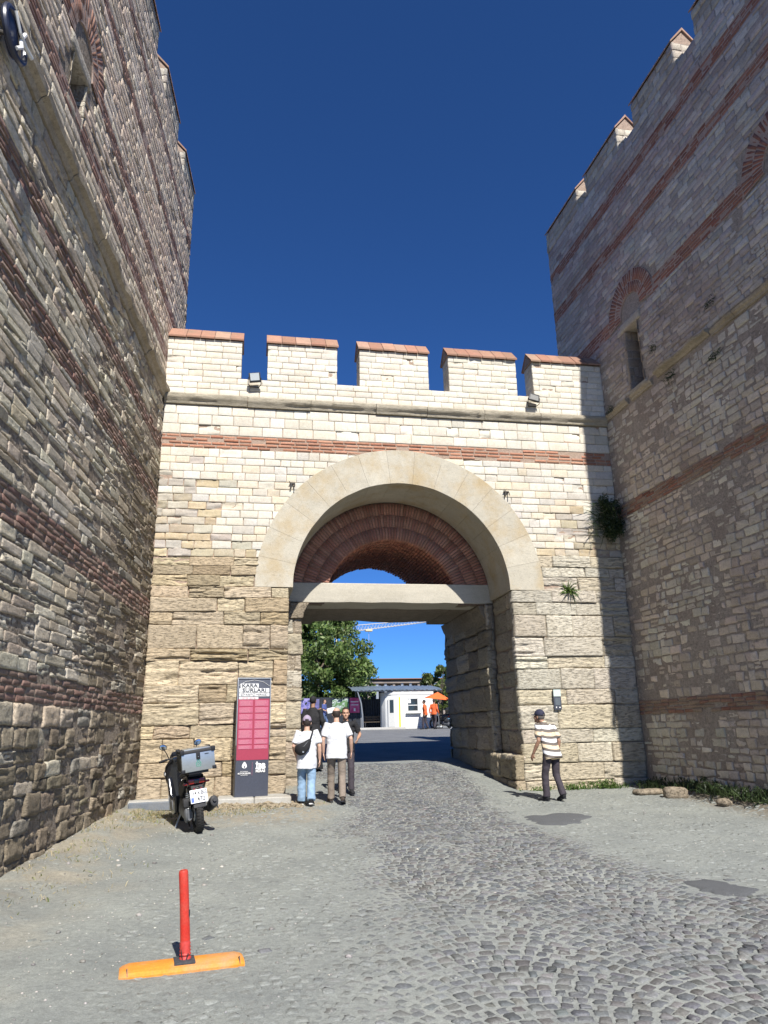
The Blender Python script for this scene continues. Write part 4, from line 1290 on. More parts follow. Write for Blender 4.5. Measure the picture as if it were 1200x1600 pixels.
zb = lambda y: float(gz(y))
tree((4.6, 36.0, zb(36)), 8.4, 3.9, .2, 'big green leafy tree hanging over the dark fence seen through the gate', 11, 170, .16, 210, base=.17)
tree((0.4, 37.5, zb(37)), 7.8, 3.2, .2, 'leafy tree behind the fence, mostly hidden by the slim gate pier', 12, 50, .18, 120)
tree((8.2, 45.0, zb(45)), 4.6, 1.7, .13, 'small tree drooping behind the metal shelter roof', 13, 34, .16, 110, base=.25)
tree((15.3, 43.0, zb(43)), 4.6, 1.7, .14, 'yellowish green tree behind the right end of the shelter roof', 14, 40, .16, 120, [(.12, .16, .045), (.15, .18, .06), (.09, .13, .035)])
tree((17.2, 46.0, zb(46)), 5.2, 1.6, .14, 'dark green tree rising above the metal poles by the gate pier', 15, 40, .16, 120)

# dark corrugated fence with posters, bays between posts
m_fence = plain('dark_sheet', (.045, .05, .06), .55, metal=.2, grain=.3, gscale=6)
m_steel = plain('grey_steel', (.32, .34, .36), .45, metal=.5, grain=.15)
m_white = plain('white_paint', (.78, .78, .75), .5, grain=.05)
m_dark = plain('dark_paint', (.02, .02, .024), .5, grain=.2)


def corrugated(p0, p1, z0, z1, pitch=.1, amp=.02, t=.0):
    p0, p1 = Vector(p0), Vector(p1); d = (p1 - p0); L_ = d.length; d.normalize(); nn = Vector((-d.y, d.x, 0))
    n = int(L_ / pitch * 4); v, f = [], []
    for i in range(n + 1):
        q = p0 + d * (L_ * i / n) + nn * (amp * math.sin(i * math.pi / 2))
        v += [(q.x, q.y, z0), (q.x, q.y, z1)]
    f = [(2 * i, 2 * i + 2, 2 * i + 3, 2 * i + 1) for i in range(n)]
    return v, f


FY = 33.0
fz = zb(FY)
fence = thing('fence', 'dark corrugated fence with faded posters under the tree beyond the gate', 'fence', (4.0, FY, fz))
FX0, FX1 = -3.2, 7.25
nb_ = 7
for k in range(nb_):
    x0 = FX0 + (FX1 - FX0) * k / nb_; x1 = FX0 + (FX1 - FX0) * (k + 1) / nb_
    v, f = corrugated((x0 - 4.0 + .03, 0, 0), (x1 - 4.0 - .03, 0, 0), .08, 2.05, .12, .022)
    me = mesh('panel', v, f, None, False); link('panel', me, m_fence, fence)
    MB().box((x1 - 4.0, -.03, 1.0), (.06, .06, 2.1), bev=.008).build('post', m_steel if k == nb_ - 1 else m_fence, fence)
for (x0, x1, z0, z1, col, nm, sd) in ((2.6, 3.9, 1.05, 2.0, (.10, .10, .30), 'poster', 1), (3.95, 4.5, .95, 1.95, (.16, .14, .34), 'poster', 2), (5.35, 6.45, 1.1, 1.95, (.30, .36, .34), 'poster', 3), (6.5, 7.15, 1.05, 2.0, (.52, .05, .17), 'poster', 4)):
    m, nt, b = new_mat('poster_print_%s' % nm)
    tc = nt.nodes.new('ShaderNodeTexCoord'); vo = N(nt, 'ShaderNodeTexVoronoi', Scale=3.0 + sd); nt.links.new(tc.outputs['Object'], vo.inputs['Vector'])
    alt = {1: (.22, .2, .42), 2: (.08, .08, .2), 3: (.07, .16, .05), 4: (.62, .12, .26)}[sd]
    wv = N(nt, 'ShaderNodeTexNoise', Scale=2.2, Detail=2.0, Distortion=1.6); nt.links.new(tc.outputs['Object'], wv.inputs['Vector'])
    c = mixc(nt, ramp(nt, wv.outputs[0], .45, .55), col, alt)
    if sd == 3: c = mixc(nt, ramp(nt, vo.outputs['Distance'], .12, .2, (1, 1, 1, 1), (0, 0, 0, 1)), c, (.65, .62, .68))
    nt.links.new(c, b.inputs['Base Color']); b.inputs['Roughness'].default_value = .5
    MB().box(((x0 + x1) / 2 - 4.0, -.06, (z0 + z1) / 2), (x1 - x0, .02, z1 - z0), bev=.004).build(nm, m, fence)
# pale lettering bars of the red poster
mb = MB()
for i, (w_, z_) in enumerate(((.5, 1.75), (.5, 1.55), (.12, 1.25))): mb.box((6.82 - 4.0, -.074, z_), (w_, .006, .05 if i < 2 else .18))
mb.build('poster_print', m_white, fence)
# kerb of the pavement in front
mb = MB(); mb.box((4.2, 30.6, zb(30.6) + .05), (11.0, .22, .16), bev=.02); tag(mb.build('kerb', plain('kerb_concrete', (.42, .41, .38), .9, grain=.2), None), kind='structure')

# metal shelter: corrugated roof on a bent post, dark panelling behind, a bench inside
SZ = zb(32.5)
shel = thing('shelter', 'open metal shelter with blue grey corrugated roof and a bench in its shade', 'shelter', (9.2, 32.5, SZ))
m_roof = plain('roof_sheet', (.20, .25, .31), .45, metal=.4, grain=.2, gscale=3)
mb = MB(); n = 66; v = []; f = []
for i in range(n + 1):
    x_ = -2.75 + 5.9 * i / n; dz = .025 * math.sin(i * math.pi / 1.5) - .004 * (x_ - .2) ** 2
    for (yy, zz) in ((-1.15, 2.42), (-.4, 2.60), (1.3, 2.80)): v.append((x_, yy, zz + dz + .015 * math.sin(i * 1.3 + yy)))
for i in range(n):
    for j in (0, 1): f.append((3 * i + j, 3 * i + 3 + j, 3 * i + 4 + j, 3 * i + 1 + j))
me = mesh('roof', v, f, None, False); ro = link('roof', me, m_roof, shel); ro.modifiers.new('thick', 'SOLIDIFY').thickness = .03
mb = MB(); mb.tube([(-2.05, -1.0, -.1), (-2.08, -1.0, .9), (-2.16, -1.0, 1.6), (-2.42, -1.05, 2.42)], [.05, .05, .05, .04], 8); mb.build('post', m_steel, shel)
for x_ in (-2.2, .1, 3.0): MB().box((x_, 1.2, 1.35), (.07, .07, 2.75), bev=.01).build('post', m_steel, shel)
v, f = corrugated((-2.2, 1.15, 0), (.7, 1.15, 0), .05, 1.95, .16, .02); link('back_panel', mesh('back_panel', v, f), m_fence, shel)
MB().box((.3, -.98, 2.36), (5.6, .06, .1), bev=.01).build('beam', m_steel, shel)
bench = thing('bench', 'dark slatted bench standing inside the shelter', 'bench', (8.2, 33.0, SZ))
for k in range(3): MB().box((0, -.18 + .17 * k, .45), (1.7, .13, .035), bev=.008).build('slat', m_bark, bench)
for k in range(2): MB().box((0, .24, .62 + .16 * k), (1.7, .03, .12), bev=.008).build('slat', m_bark, bench)
for x_ in (-.7, .7):
    mb = MB(); mb.box((x_, 0, .2), (.06, .45, .05), bev=.008).box((x_, -.18, .21), (.05, .05, .44), bev=.008).box((x_, .22, .4), (.05, .05, .8), bev=.008); mb.build('leg', m_dark, bench)

# kiosk with a rounded end, service window and sill
kz = zb(31.2)
kio = thing('kiosk', 'white guard kiosk with a rounded end and a sliding service window', 'kiosk', (9.62, 31.4, kz))
m_kw = plain('kiosk_white', (.74, .74, .71), .55, grain=.06, gscale=4); m_kg = plain('kiosk_grey', (.60, .60, .57), .6, grain=.08)  # white walls, greyer tone for roof, plinth, sill and door
pl = [(2.1, 0), (2.1, 2.2), (-.5, 2.2)] + [(-.95 + .0 - .0, 1.9), (-1.12, 1.4), (-1.12, .9), (-.95, .45), (-.62, .14), (-.2, 0)]
mb = MB(); mb.prism(pl, .12, 2.1, axes=((1, 0, 0), (0, 1, 0), (0, 0, 1)), bev=.015); mb.build('wall', m_kw, kio)
mb = MB(); mb.prism([(x * 1.03, y * 1.02 - .03) for x, y in pl], 2.1, 2.3, axes=((1, 0, 0), (0, 1, 0), (0, 0, 1)), bev=.02); mb.build('roof', m_kg, kio)
mb = MB(); mb.prism([(x * 1.01, y * 1.0) for x, y in pl], -.05, .12, axes=((1, 0, 0), (0, 1, 0), (0, 0, 1))); mb.build('plinth', m_kg, kio)
wf = MB()
for (x0, x1, z0, z1) in ((.42, 1.12, 1.92, 1.86), (.42, 1.12, 1.04, 1.10), (.42, 1.12, 1.43, 1.47)): wf.box(((x0 + x1) / 2, -.015, (z0 + z1) / 2), (x1 - x0, .05, abs(z1 - z0)))
for x_ in (.42, 1.12): wf.box((x_, -.015, 1.48), (.06, .05, .9))
wfo = wf.build('window', m_white, kio, False)
m_glass = plain('dark_glass', (.03, .04, .045), .08, grain=.1)
MB().box((.77, -.006, 1.66), (.64, .01, .4)).build('pane', m_glass, wfo, False)
MB().box((.77, -.006, 1.26), (.64, .01, .34)).build('pane', m_glass, wfo, False)
MB().box((.56, -.022, 1.70), (.16, .006, .24)).build('notice', m_white, wfo, False)
MB().box((.78, -.11, .96), (1.0, .24, .04), bev=.008).build('sill', m_kg, kio)
MB().box((-.1, -.012, 1.05), (.1, .02, 1.86)).build('yellow_strip', plain('yellow_tape', (.62, .62, .03), .5), kio, False)
do = MB(); do.box((-.62, .1, 1.02), (.44, .03, 1.78), (0, 0, R(-30)), bev=.006); do_ = do.build('door', m_kg, kio, False)
MB().box((-.60, .075, 1.4), (.26, .02, .8), (0, 0, R(-30))).build('pane', m_glass, do_, False)
MB().box((.9, -.006, .55), (1.9, .012, .02)).build('seam', m_kg, kio, False)

# orange parasol, its people in the shade, poles and a parked motorcycle: crowded right edge of the view
pz = zb(29.5)
par = thing('parasol', 'orange square parasol pitched in front of the white kiosk', 'parasol', (11.62, 29.6, pz)); par.scale = (.8, .8, .95)
m_or = plain('orange_canvas', (.72, .13, .025), .8, grain=.12, gscale=5)
mb = MB(); a = [(-1.05, -.75, 1.92), (.85, -.95, 1.75), (1.05, .8, 1.9), (-.9, .9, 2.0)]; ap = (.0, 0, 2.32)
for i in range(4): mb.quad([a[i], a[(i + 1) % 4], ap, ap][:3])
cn = mb.build('canopy', m_or, par, False); cn.modifiers.new('t', 'SOLIDIFY').thickness = .012
mb = MB()
for i in (1,):
    p, q = Vector(a[i]), Vector(a[(i + 1) % 4]); mb.quad([p, q, q - Vector((0, 0, .24)), p - Vector((0, 0, .24))])
mb.build('valance', m_or, par, False)
MB().tube([(0, 0, 0), (0, 0, 2.34)], .025, 8).build('pole', m_steel, par)
MB().box((0, 0, .05), (.5, .5, .1), bev=.02).build('foot', m_dark, par)
for k, (x_, y_, h_, lean) in enumerate(((12.05, 28.3, 2.5, .05), (12.5, 28.6, 3.05, -.04), (12.75, 28.2, 2.7, .1))):
    nm = ('thin grey metal pole at the roadside, nearest the orange parasol', 'tallest grey metal pole at the roadside, middle of three', 'slanting grey metal pole nearest the thick gate pier')[k]
    o = thing('metal_pole', nm, 'pole', (x_, y_, zb(y_)), group='metal poles beside the road')
    MB().tube([(0, 0, -.2), (lean, 0, h_)], .045, 8).build('shaft', m_steel, o); MB().ball((lean, 0, h_), (.055, .055, .04), 8).build('cap', m_steel, o)
    MB().box((0, 0, .02), (.2, .2, .04), bev=.01).build('base_plate', m_steel, o)

# unfinished building far behind
bz = zb(75)
bl = thing('building', 'unfinished concrete building with open storeys far behind the shelter', 'building', (19.3, 75.0, bz))
m_conc = plain('raw_concrete', (.24, .20, .17), .9, grain=.25, gscale=1.5); m_bk = plain('dark_interior', (.03, .028, .03), .9)
for k, z_ in enumerate((-1.0, 2.0, 5.0)):
    MB().box((0, 0, z_ - .15 if k else -.3), (11.5, 9, .3), bev=.02).build('floor_slab', m_conc, bl, False)
for k in range(12):
    for z_ in (-1, 2.0): MB().box((-5.5 + k, -4.2, z_ + 1.35), (.28, .28, 2.7)).build('column', m_steel if k % 3 else m_conc, bl, False)
MB().box((0, 1.5, 1.85), (11.0, .2, 5.6)).build('inner_wall', m_bk, bl, False)
r = np.random.default_rng(31)
for k in range(14): MB().box((-5.2 + k * .8, -4.0 + r.uniform(-.1, .1), 2.0 + r.uniform(.3, .6)), (.7, .06, r.uniform(.5, 1.1))).build('board', m_conc if k % 2 else m_steel, bl, False)
MB().box((0, -.2, 5.2), (11.8, 9.2, .1)).build('roof', plain('rusty_roof', (.22, .12, .07), .9), bl, False)
mb = MB(); mb.box((4.6, -3, 5.6), (.9, .5, .5), bev=.1).tube([(4.2, -3, 5.25), (4.6, -3, 5.8), (5.2, -3, 6.0)], .07, 6); mb.build('roof_unit', m_conc, bl)

# tower crane jib across the sky
A0 = Vector((18.9, 134.0, 20.7)); A1 = Vector((37.2, 134.0, 23.0))
crane = thing('crane', 'pale tower crane with lattice jib reaching across the sky behind the lintel', 'crane', (float(A0.x) - 1.0, 134, zb(134)))
o0 = Vector((A0.x - 1.0, 134, zb(134)))
m_cr = plain('crane_paint', (.62, .52, .30), .6, grain=.08); m_crw = plain('crane_white', (.50, .48, .45), .6, grain=.08)
d = (A1 - A0); L_ = d.length; d.normalize(); up = Vector((0, 0, 1)); 
mb = MB(); nseg = 26
ha = lambda t: 1.25 - .75 * t
pts = [(A0 + d * L_ * k / nseg - o0) for k in range(nseg + 1)]
for sy in (-.5, .5): mb.tube([tuple(p + Vector((0, sy, 0))) for p in pts], .055, 5)
mb.tube([tuple(p + up * ha(k / nseg)) for k, p in enumerate(pts)], .08, 5)
for k in range(nseg):
    p, q = pts[k], pts[k + 1]; m_ = (p + q) / 2 + up * ha((k + .5) / nseg)
    for sy in (-.5, .5): mb.tube([tuple(p + Vector((0, sy, 0))), tuple(m_), tuple(q + Vector((0, sy, 0)))], .032, 4)
    mb.tube([tuple(p + Vector((0, -.5, 0))), tuple(p + Vector((0, .5, 0)))], .04, 4)
mb.build('jib', m_crw, crane)
zt = float(A0.z - o0.z)
mb = MB()
for sx in (-.7, .7):
    for sy in (-.7, .7): mb.tube([(sx, sy, -.5), (sx, sy, zt + 2.5)], .1, 5)
for k in range(14):
    z0_, z1_ = zt * k / 14, zt * (k + 1) / 14
    for sy in (-.7, .7): mb.tube([(-.7, sy, z0_), (.7, sy, z1_)], .06, 4)
    for sx in (-.7, .7): mb.tube([(sx, -.7, z0_), (sx, .7, z1_)], .06, 4)
mb.build('mast', m_cr, crane)
mb = MB(); mb.box((1.2, -1.0, zt + .3), (1.5, 1.3, 1.7), bev=.15); mb.build('cab', m_cr, crane)
mb = MB(); mb.tube([(-.6, 0, zt), (-9, 0, zt - .6)], .3, 5); mb.build('counter_jib', m_cr, crane)
mb = MB(); mb.box((-8.3, 0, zt - 1.4), (1.8, 1.2, 1.6), bev=.1); mb.build('counterweight', m_conc, crane)
tp = A0 + d * L_ * .28 - o0
MB().box(tuple(tp - up * .25), (1.4, 1.1, .35), bev=.05).build('trolley', m_cr, crane)
mb = MB(); mb.tube([tuple(tp), tuple(tp - up * 5.0)], .035, 4).ball(tuple(tp - up * 5.1), (.2, .2, .28), 8); mb.build('hook_line', m_crw, crane)

# iron brackets left in the spandrels
m_iron = plain('dark_iron', (.06, .055, .05), .7, metal=.3, grain=.3)
for k, (x_, z_) in enumerate(((.83, 6.74), (5.98, 6.73))):
    o = thing('iron_bracket', ('small dark iron bracket stuck in the wall beside the arch, on the scooter side', 'small dark iron bracket stuck in the wall beside the arch, toward the bushy plant')[k], 'bracket', (x_, -.01, z_), group='iron brackets beside the arch')
    mb = MB(); mb.box((0, -.03, .03), (.13, .05, .03), bev=.006).box((-.03, -.05, -.02), (.03, .07, .12), (0, R(12), 0), bev=.006); mb.build('plate', m_iron, o)
    mb = MB(); mb.tube([(.03, -.02, .02), (.05, -.1, -.01), (.045, -.12, -.08)], .012, 6).tube([(-.05, -.02, .02), (-.07, -.09, .06)], .01, 6); mb.build('hook', m_iron, o)

# floodlights on the parapet
m_fl = plain('lamp_housing', (.03, .032, .035), .5, grain=.2); m_lens = plain('lamp_glass', (.55, .60, .62), .12, grain=.05)
for k, (x_, z_, ry, px_) in enumerate(((-.10, 9.30, R(-8), 0), (6.84, 9.22, R(14), 1))):
    o = thing('floodlight', ('square black floodlight with bright glass on the parapet beneath the first gap', 'square black floodlight tilted on the parapet beneath the last gap')[k], 'floodlight', (x_, -.02, z_ - .08), group='floodlights on the parapet')
    MB().box((0, -.18, .1), (.27, .06, .23), (R(-18 if k else 20), ry, 0), bev=.012).build('housing', m_fl, o)
    MB().box((0, -.213 if not k else -.213, .1 + (.008 if not k else -.008)), (.21, .008, .17), (R(-18 if k else 20), ry, 0)).build('glass', m_lens if not k else plain('lamp_glass_dull', (.22, .22, .21), .3), o)
    mb = MB()
    for s_ in (-1, 1): mb.tube([(s_ * .15, -.18, .1), (s_ * .15, -.12, -.04), (s_ * .1, -.01, -.06)], .01, 6)
    mb.tube([(-.1, -.012, -.06), (.1, -.012, -.06)], .012, 6); mb.build('bracket', m_fl, o)
# old satellite reel: round wire lamp on the tower cornice
pos = Vector(fmL(np.array(-9.42), np.array(8.5), np.array(.2)))
o = thing('round_fitting', 'dark round fitting with white bent tubes fixed under the tower cornice', 'fitting', pos)
m_blue = plain('blue_black_plastic', (.03, .035, .06), .35, grain=.2)
mb = MB(); mb.torus((0, 0, 0), (1, -.1, .1), .26, .035, 28, 8); mb.build('rim', m_blue, o)
mb = MB(); mb.ball((-.04, 0, 0), (.03, .24, .24), 16); mb.build('dish', m_blue, o)
mb = MB()
mb.tube([(.03, -.14, .17), (.06, -.02, .02), (.08, .2, -.0)], .018, 8).tube([(.05, .05, -.02), (.08, .02, -.14), (.06, -.06, -.24)], .02, 8).tube([(.05, .06, .02), (.07, .09, .12)], .022, 8).tube([(.05, .06, .0), (.1, .27, -.01)], .024, 8)
mb.build('tube', m_white, o)
mb = MB(); mb.tube([(-.05, 0, 0), (-.36, -.02, .02)], .025, 8); mb.build('bracket', m_iron, o)
# ============================================================ people
m_skin = plain('skin', (.42, .245, .165), .6, grain=.08, gscale=20)
m_skin2 = plain('tanned_skin', (.30, .165, .105), .6, grain=.08, gscale=20)
m_skin3 = plain('fair_skin', (.52, .325, .235), .6, grain=.08, gscale=20)
m_hair = plain('dark_hair', (.035, .025, .02), .7, grain=.4, gscale=90, bump=.5)
m_hairg = plain('grey_hair', (.13, .115, .10), .8, grain=.4, gscale=90, bump=.5)
m_eye = plain('eye_dark', (.03, .02, .015), .3)


def folds(me, amp, sx, sz, seed):
    n = len(me.vertices); co = np.empty(n * 3, np.float32); me.vertices.foreach_get('co', co); co = co.reshape(-1, 3)
    no = np.array([v.normal[:] for v in me.vertices])
    d = (fbm(co[:, 0] * sx + co[:, 1] * sx * .7, co[:, 1] * sx, co[:, 2] * sz, seed, 3) - .5) * 2 * amp
    co += no * d[:, None]; me.vertices.foreach_set('co', co.ravel()); me.update()
    return me


def head_mesh(mb, c, s=1.0, yaw=0.0, pitch=0.0):
    """skull, jaw, nose, brow, lips and ears round the point between the ears; faces +y before turning"""
    t = MB()
    t.ball((0, -.012, .03), (.076 * s, .096 * s, .098 * s), 18).ball((0, .03, -.055), (.058 * s, .064 * s, .066 * s), 14)
    t.ball((0, .068 * s, -.098 * s), (.03 * s, .026 * s, .022 * s), 10)
    t.tube([(0, .088 * s, .012), (0, .112 * s, -.032), (0, .092 * s, -.042)], [.009, .015, .014], 8)
    t.ball((0, .078 * s, .028), (.052 * s, .022 * s, .013 * s), 10)
    t.ball((0, .082 * s, -.068), (.026, .015, .010), 10).ball((0, .081 * s, -.079), (.022, .014, .008), 10)
    for x in (-1, 1): t.ball((x * .078 * s, -.005, -.01), (.011, .022, .033), 8, (0, 0, x * .3)); t.ball((x * .04 * s, .058 * s, -.03), (.026, .028, .026), 8)
    M = Matrix.Translation(c) @ Matrix.Rotation(yaw, 4, 'Z') @ Matrix.Rotation(-pitch, 4, 'X')
    bmesh.ops.transform(t.b, matrix=M, verts=t.b.verts)
    me = bpy.data.meshes.new('h'); t.b.to_mesh(me); t.b.free(); mb.b.from_mesh(me); bpy.data.meshes.remove(me)
    return M


def hand(mb, wrist, d, palm_n, side, curl=.5, s=1.0):
    """palm with four unequal bent fingers and a thumb leaving the side of the palm"""
    d = Vector(d).normalized(); nrm = Vector(palm_n); nrm = (nrm - d * nrm.dot(d)).normalized(); lat = d.cross(nrm).normalized() * side
    w_ = Vector(wrist)
    mb.tube([w_ - d * .02, w_ + d * .03, w_ + d * .085 * s], [(.024, .019), (.036 * s, .016), (.039 * s, .014)], 10, up=tuple(nrm))
    for k, (o_, ln) in enumerate(((.029, .070), (.010, .080), (-.010, .074), (-.028, .058))):
        b0 = w_ + d * .078 * s + lat * o_ * s; c = curl * (1 + .12 * k)
        p = [b0]; dd = d.copy()
        for j, q in enumerate((.44, .32, .24)):
            dd = (dd + nrm * c * .62).normalized(); p.append(p[-1] + dd * ln * q * s)
        mb.tube([tuple(x) for x in p], [.0095, .009, .0085, .0065], 7, up=tuple(nrm))
    b0 = w_ + d * .022 + lat * .026; p = [b0, b0 + (d * .55 + lat * .75 + nrm * .25).normalized() * .034, b0 + (d * .9 + lat * .62 + nrm * .45).normalized() * .066]
    mb.tube([tuple(x) for x in p], [.0125, .011, .008], 7, up=tuple(nrm))


def person(label, loc, rz, J, skin=m_skin, shirt=None, sleeves='short', trousers=None, shoes=None, hair=None, cap=None, build=1.0, belly=0.0, group=None, vox=.011,
           head_turn=(0, 0), bald=False, sole=None, skirt=None, collar=False, hem=.0, sock=None):
    """J: joints in the person's own space (x right, y forward, z up)"""
    root = thing('person', label, 'person', loc, rz, group)
    g = lambda k: Vector(J[k])
    pel, che, nk, hd = g('pelvis'), g('chest'), g('neck'), g('head')
    hipw, shw = .095 * build, .19 * build
    mb = MB()
    side = (g('sr') - g('sl')).normalized(); upn = tuple((che - pel).normalized().cross(side) * -1)
    # trunk
    tr_ = [pel + (pel - che).normalized() * .06, pel, (pel * .6 + che * .4), che, nk - (nk - che) * .25, nk]
    ra = [(.12, .085), (.155 * build, .11), (.14 * build + belly * .5, .10 + belly * .6), (.17 * build, .115), (.12 * build, .075), (.055, .055)]
    fw = (che - pel).normalized().cross(side).normalized() * -1
    mb.tube([tuple(p) for p in tr_], ra, 16, up=tuple(fw))
    mb.tube([tuple(nk - (nk - che) * .2), tuple(nk), tuple(nk * .4 + hd * .6), tuple(hd)], [.062, .055, .052, .05], 12)
    MH = head_mesh(mb, hd, 1.0, *head_turn)
    for sd, k in ((-1, 'l'), (1, 'r')):
        s_, e_, w_ = g('s' + k), g('e' + k), g('w' + k)
        mb.tube([tuple(che * .55 + s_ * .45 + Vector((0, 0, .03))), tuple(s_), tuple(s_ * .6 + e_ * .4), tuple(e_), tuple(e_ * .65 + w_ * .35), tuple(w_)], [.055, .054 * build, .046 * build, .037, .039, .0255], 12)
        dd = (w_ - e_).normalized() * .75 + Vector(J.get('hd' + k, (0, 0.1, -.3)))
        hand(mb, w_ + (w_ - e_).normalized() * .015, dd, J.get('pn' + k, (-sd, 0, 0)), -1 if sd > 0 else 1, J.get('curl', .45))
        h_, n_, a_ = g('h' + k), g('k' + k), g('a' + k)
        mb.tube([tuple(pel * .4 + h_ * .6), tuple(h_), tuple(h_ * .5 + n_ * .5), tuple(n_), tuple(n_ * .65 + a_ * .35), tuple(a_)], [.085, .084, .070, .052, .052, .036], 12)
        t_ = g('t' + k); mb.tube([tuple(a_), tuple((a_ + t_) / 2 - Vector((0, 0, .03))), tuple(t_)], [.036, .034, .026], 8)
    body = remesh(mb.data('body'), max(.0085, vox * .8), 2, .45)
    link('body', body, skin, root)
    ez = MB()
    for x in (-1, 1): ez.ball(tuple(MH @ Vector((x * .031, .083, .008))), (.011, .008, .007), 8)
    ez.build('eyes', m_eye, root)
    if shirt:
        mb = MB()
        up_ = (che - pel).normalized()
        low = pel - up_ * (.10 + hem)
        mb.tube([tuple(low), tuple(pel), tuple(pel * .6 + che * .4), tuple(che * .8 + pel * .2), tuple(che), tuple(nk - (nk - che) * .32), tuple(nk - (nk - che) * .02)],
                [(.19 * build + belly * .3, .142 + belly * .3), (.184 * build + belly * .3, .138 + belly * .5), (.172 * build + belly * .5, .126 + belly * .6), (.186 * build, .134 + belly * .3), (.192 * build, .132), (.135 * build, .092), (.072, .07)], 20, up=tuple(fw))
        if collar: mb.tube([tuple(nk - (nk - che) * .1), tuple(nk + (hd - nk) * .22)], [(.078, .076), (.068, .068)], 14)
        for k in 'lr':
            s_, e_, w_ = g('s' + k), g('e' + k), g('w' + k)
            end = s_ * .22 + e_ * .78 if sleeves == 'short' else w_ * .95 + e_ * .05
            pts_ = [che * .5 + s_ * .5 + Vector((0, 0, .025)), s_ + Vector((0, 0, .006)), s_ * .55 + e_ * .45, end] if sleeves == 'short' else [che * .5 + s_ * .5 + Vector((0, 0, .025)), s_, e_, end]
            mb.tube([tuple(p) for p in pts_], [.072, .074 * build, .068 * build, .066 * build] if sleeves == 'short' else [.07, .07 * build, .052 * build, .042], 14)
        me = folds(remesh(mb.data('shirt'), vox, 1, .5), .02, 6, 9, 5)
        link('shirt', me, shirt, root)
    if skirt:
        mb = MB()
        mb.tube([tuple(pel + Vector((0, 0, .12))), tuple(pel), tuple(pel - Vector((0, 0, .4))), (pel.x, pel.y, .06)], [(.16, .12), (.19, .15), (.22, .2), (.27, .26)], 20)
        link('skirt', folds(remesh(mb.data('skirt'), vox, 1), .02, 9, 1.5, 8), skirt, root)
    if trousers:
        mb = MB(); mb.tube([tuple(pel + (che - pel).normalized() * .10), tuple(pel), tuple(pel - Vector((0, 0, .07)))], [(.150 * build + belly * .3, .112 + belly * .3), (.162 * build, .122), (.150 * build, .12)], 18, up=tuple(fw))
        for k in 'lr':
            h_, n_, a_ = g('h' + k), g('k' + k), g('a' + k)
            lw = J.get('leg', 1.0)
            mb.tube([tuple(h_ + Vector((0, 0, .02))), tuple(h_ * .6 + n_ * .4), tuple(n_), tuple(n_ * .4 + a_ * .6), tuple(a_ - (a_ - n_).normalized() * -.015)], [.098 * min(lw, 1.0), .088 * min(lw, 1.08), .070 * lw, .067 * lw, .068 * lw], 14)
        me = folds(remesh(mb.data('trousers'), vox, 1, .5), .011, 7, 14, 9)
        link('trousers', me, trousers, root)
    if shoes:
        for k in 'lr':
            a_, t_ = g('a' + k), g('t' + k); fw_ = (t_ - a_); fw_.z *= 1.0
            heel = a_ - Vector((fw_.x, fw_.y, 0)).normalized() * .05
            mb = MB()
            hz = a_.z - .075; tz = t_.z - .02
            mb.tube([(heel.x, heel.y, hz + .035), (a_.x, a_.y, hz + .05), tuple((a_ + t_) / 2 + Vector((0, 0, -.02))), (t_.x, t_.y, tz + .02), tuple(t_ + fw_.normalized() * .035)], [(.034, .04), (.042, .052), (.048, .04), (.046, .028), (.026, .016)], 12)
            mb.tube([(a_.x, a_.y, hz + .05), (a_.x, a_.y, a_.z + .02)], [.045, .043], 12)
            sh = link('shoe', remesh(mb.data('shoe'), .009, 1), shoes, root)
            mb = MB(); mb.tube([(heel.x - fw_.x * .05, heel.y - fw_.y * .05, hz + .006), (a_.x, a_.y, hz + .004), tuple(Vector((t_.x, t_.y, tz - .005))), tuple(Vector((t_.x, t_.y, tz)) + fw_.normalized() * .04)], [(.03, .012), (.044, .012), (.05, .012), (.03, .010)], 10)
            mb.build('sole', sole or m_dark, sh)
            if sock:
                mb = MB(); mb.tube([(a_.x, a_.y, a_.z - .01), (a_.x, a_.y, a_.z + .09)], [.043, .041], 12); mb.build('sock', sock, root)
    if hair:
        t = bmesh.new(); bmesh.ops.create_uvsphere(t, u_segments=28, v_segments=20, radius=1.0)
        bmesh.ops.scale(t, vec=(.083, .104, .106), verts=t.verts); bmesh.ops.translate(t, vec=(0, -.014, .032), verts=t.verts)
        dele = []
        for v in t.verts:
            x, y, z = v.co
            face = (y > .045 and z < .085) or z < -.055 - .02 * (y < -.05) or (y > .0 and z < .0)
            if bald: face = face or (z > .066) or (y > .03)
            if face: dele.append(v)
            else: v.co += v.co.normalized() * (fbm(x * 40, y * 40, z * 40, 4, 2) - .5) * .014
        bmesh.ops.delete(t, geom=dele, context='VERTS')
        o = MB()._add(t, MH).build('hair', hair, root, True, 80); o.modifiers.new('t', 'SOLIDIFY').thickness = .012
    if cap:
        t = bmesh.new(); bmesh.ops.create_uvsphere(t, u_segments=28, v_segments=20, radius=1.0)
        bmesh.ops.scale(t, vec=(.090, .113, .115), verts=t.verts); bmesh.ops.translate(t, vec=(0, -.012, .036), verts=t.verts)
        bmesh.ops.delete(t, geom=[v for v in t.verts if v.co.z < .032 or (v.co.y < -.10 and v.co.z < .06 and abs(v.co.x) < .035)], context='VERTS')
        co_ = MB()._add(t, MH).build('cap', cap, root, True, 80); co_.modifiers.new('t', 'SOLIDIFY').thickness = .008
        mb = MB(); n = 12; top, bot = [], []
        ang = [R(-62) + R(124) * i / n for i in range(n + 1)]
        inn = [(math.sin(a) * .088, math.cos(a) * .108 - .012, .040) for a in ang]
        out_ = [(math.sin(a) * .092, math.cos(a) * .108 - .012 + .075 * max(0, math.cos(a)) ** .6, .030 - .012 * abs(math.sin(a))) for a in ang]
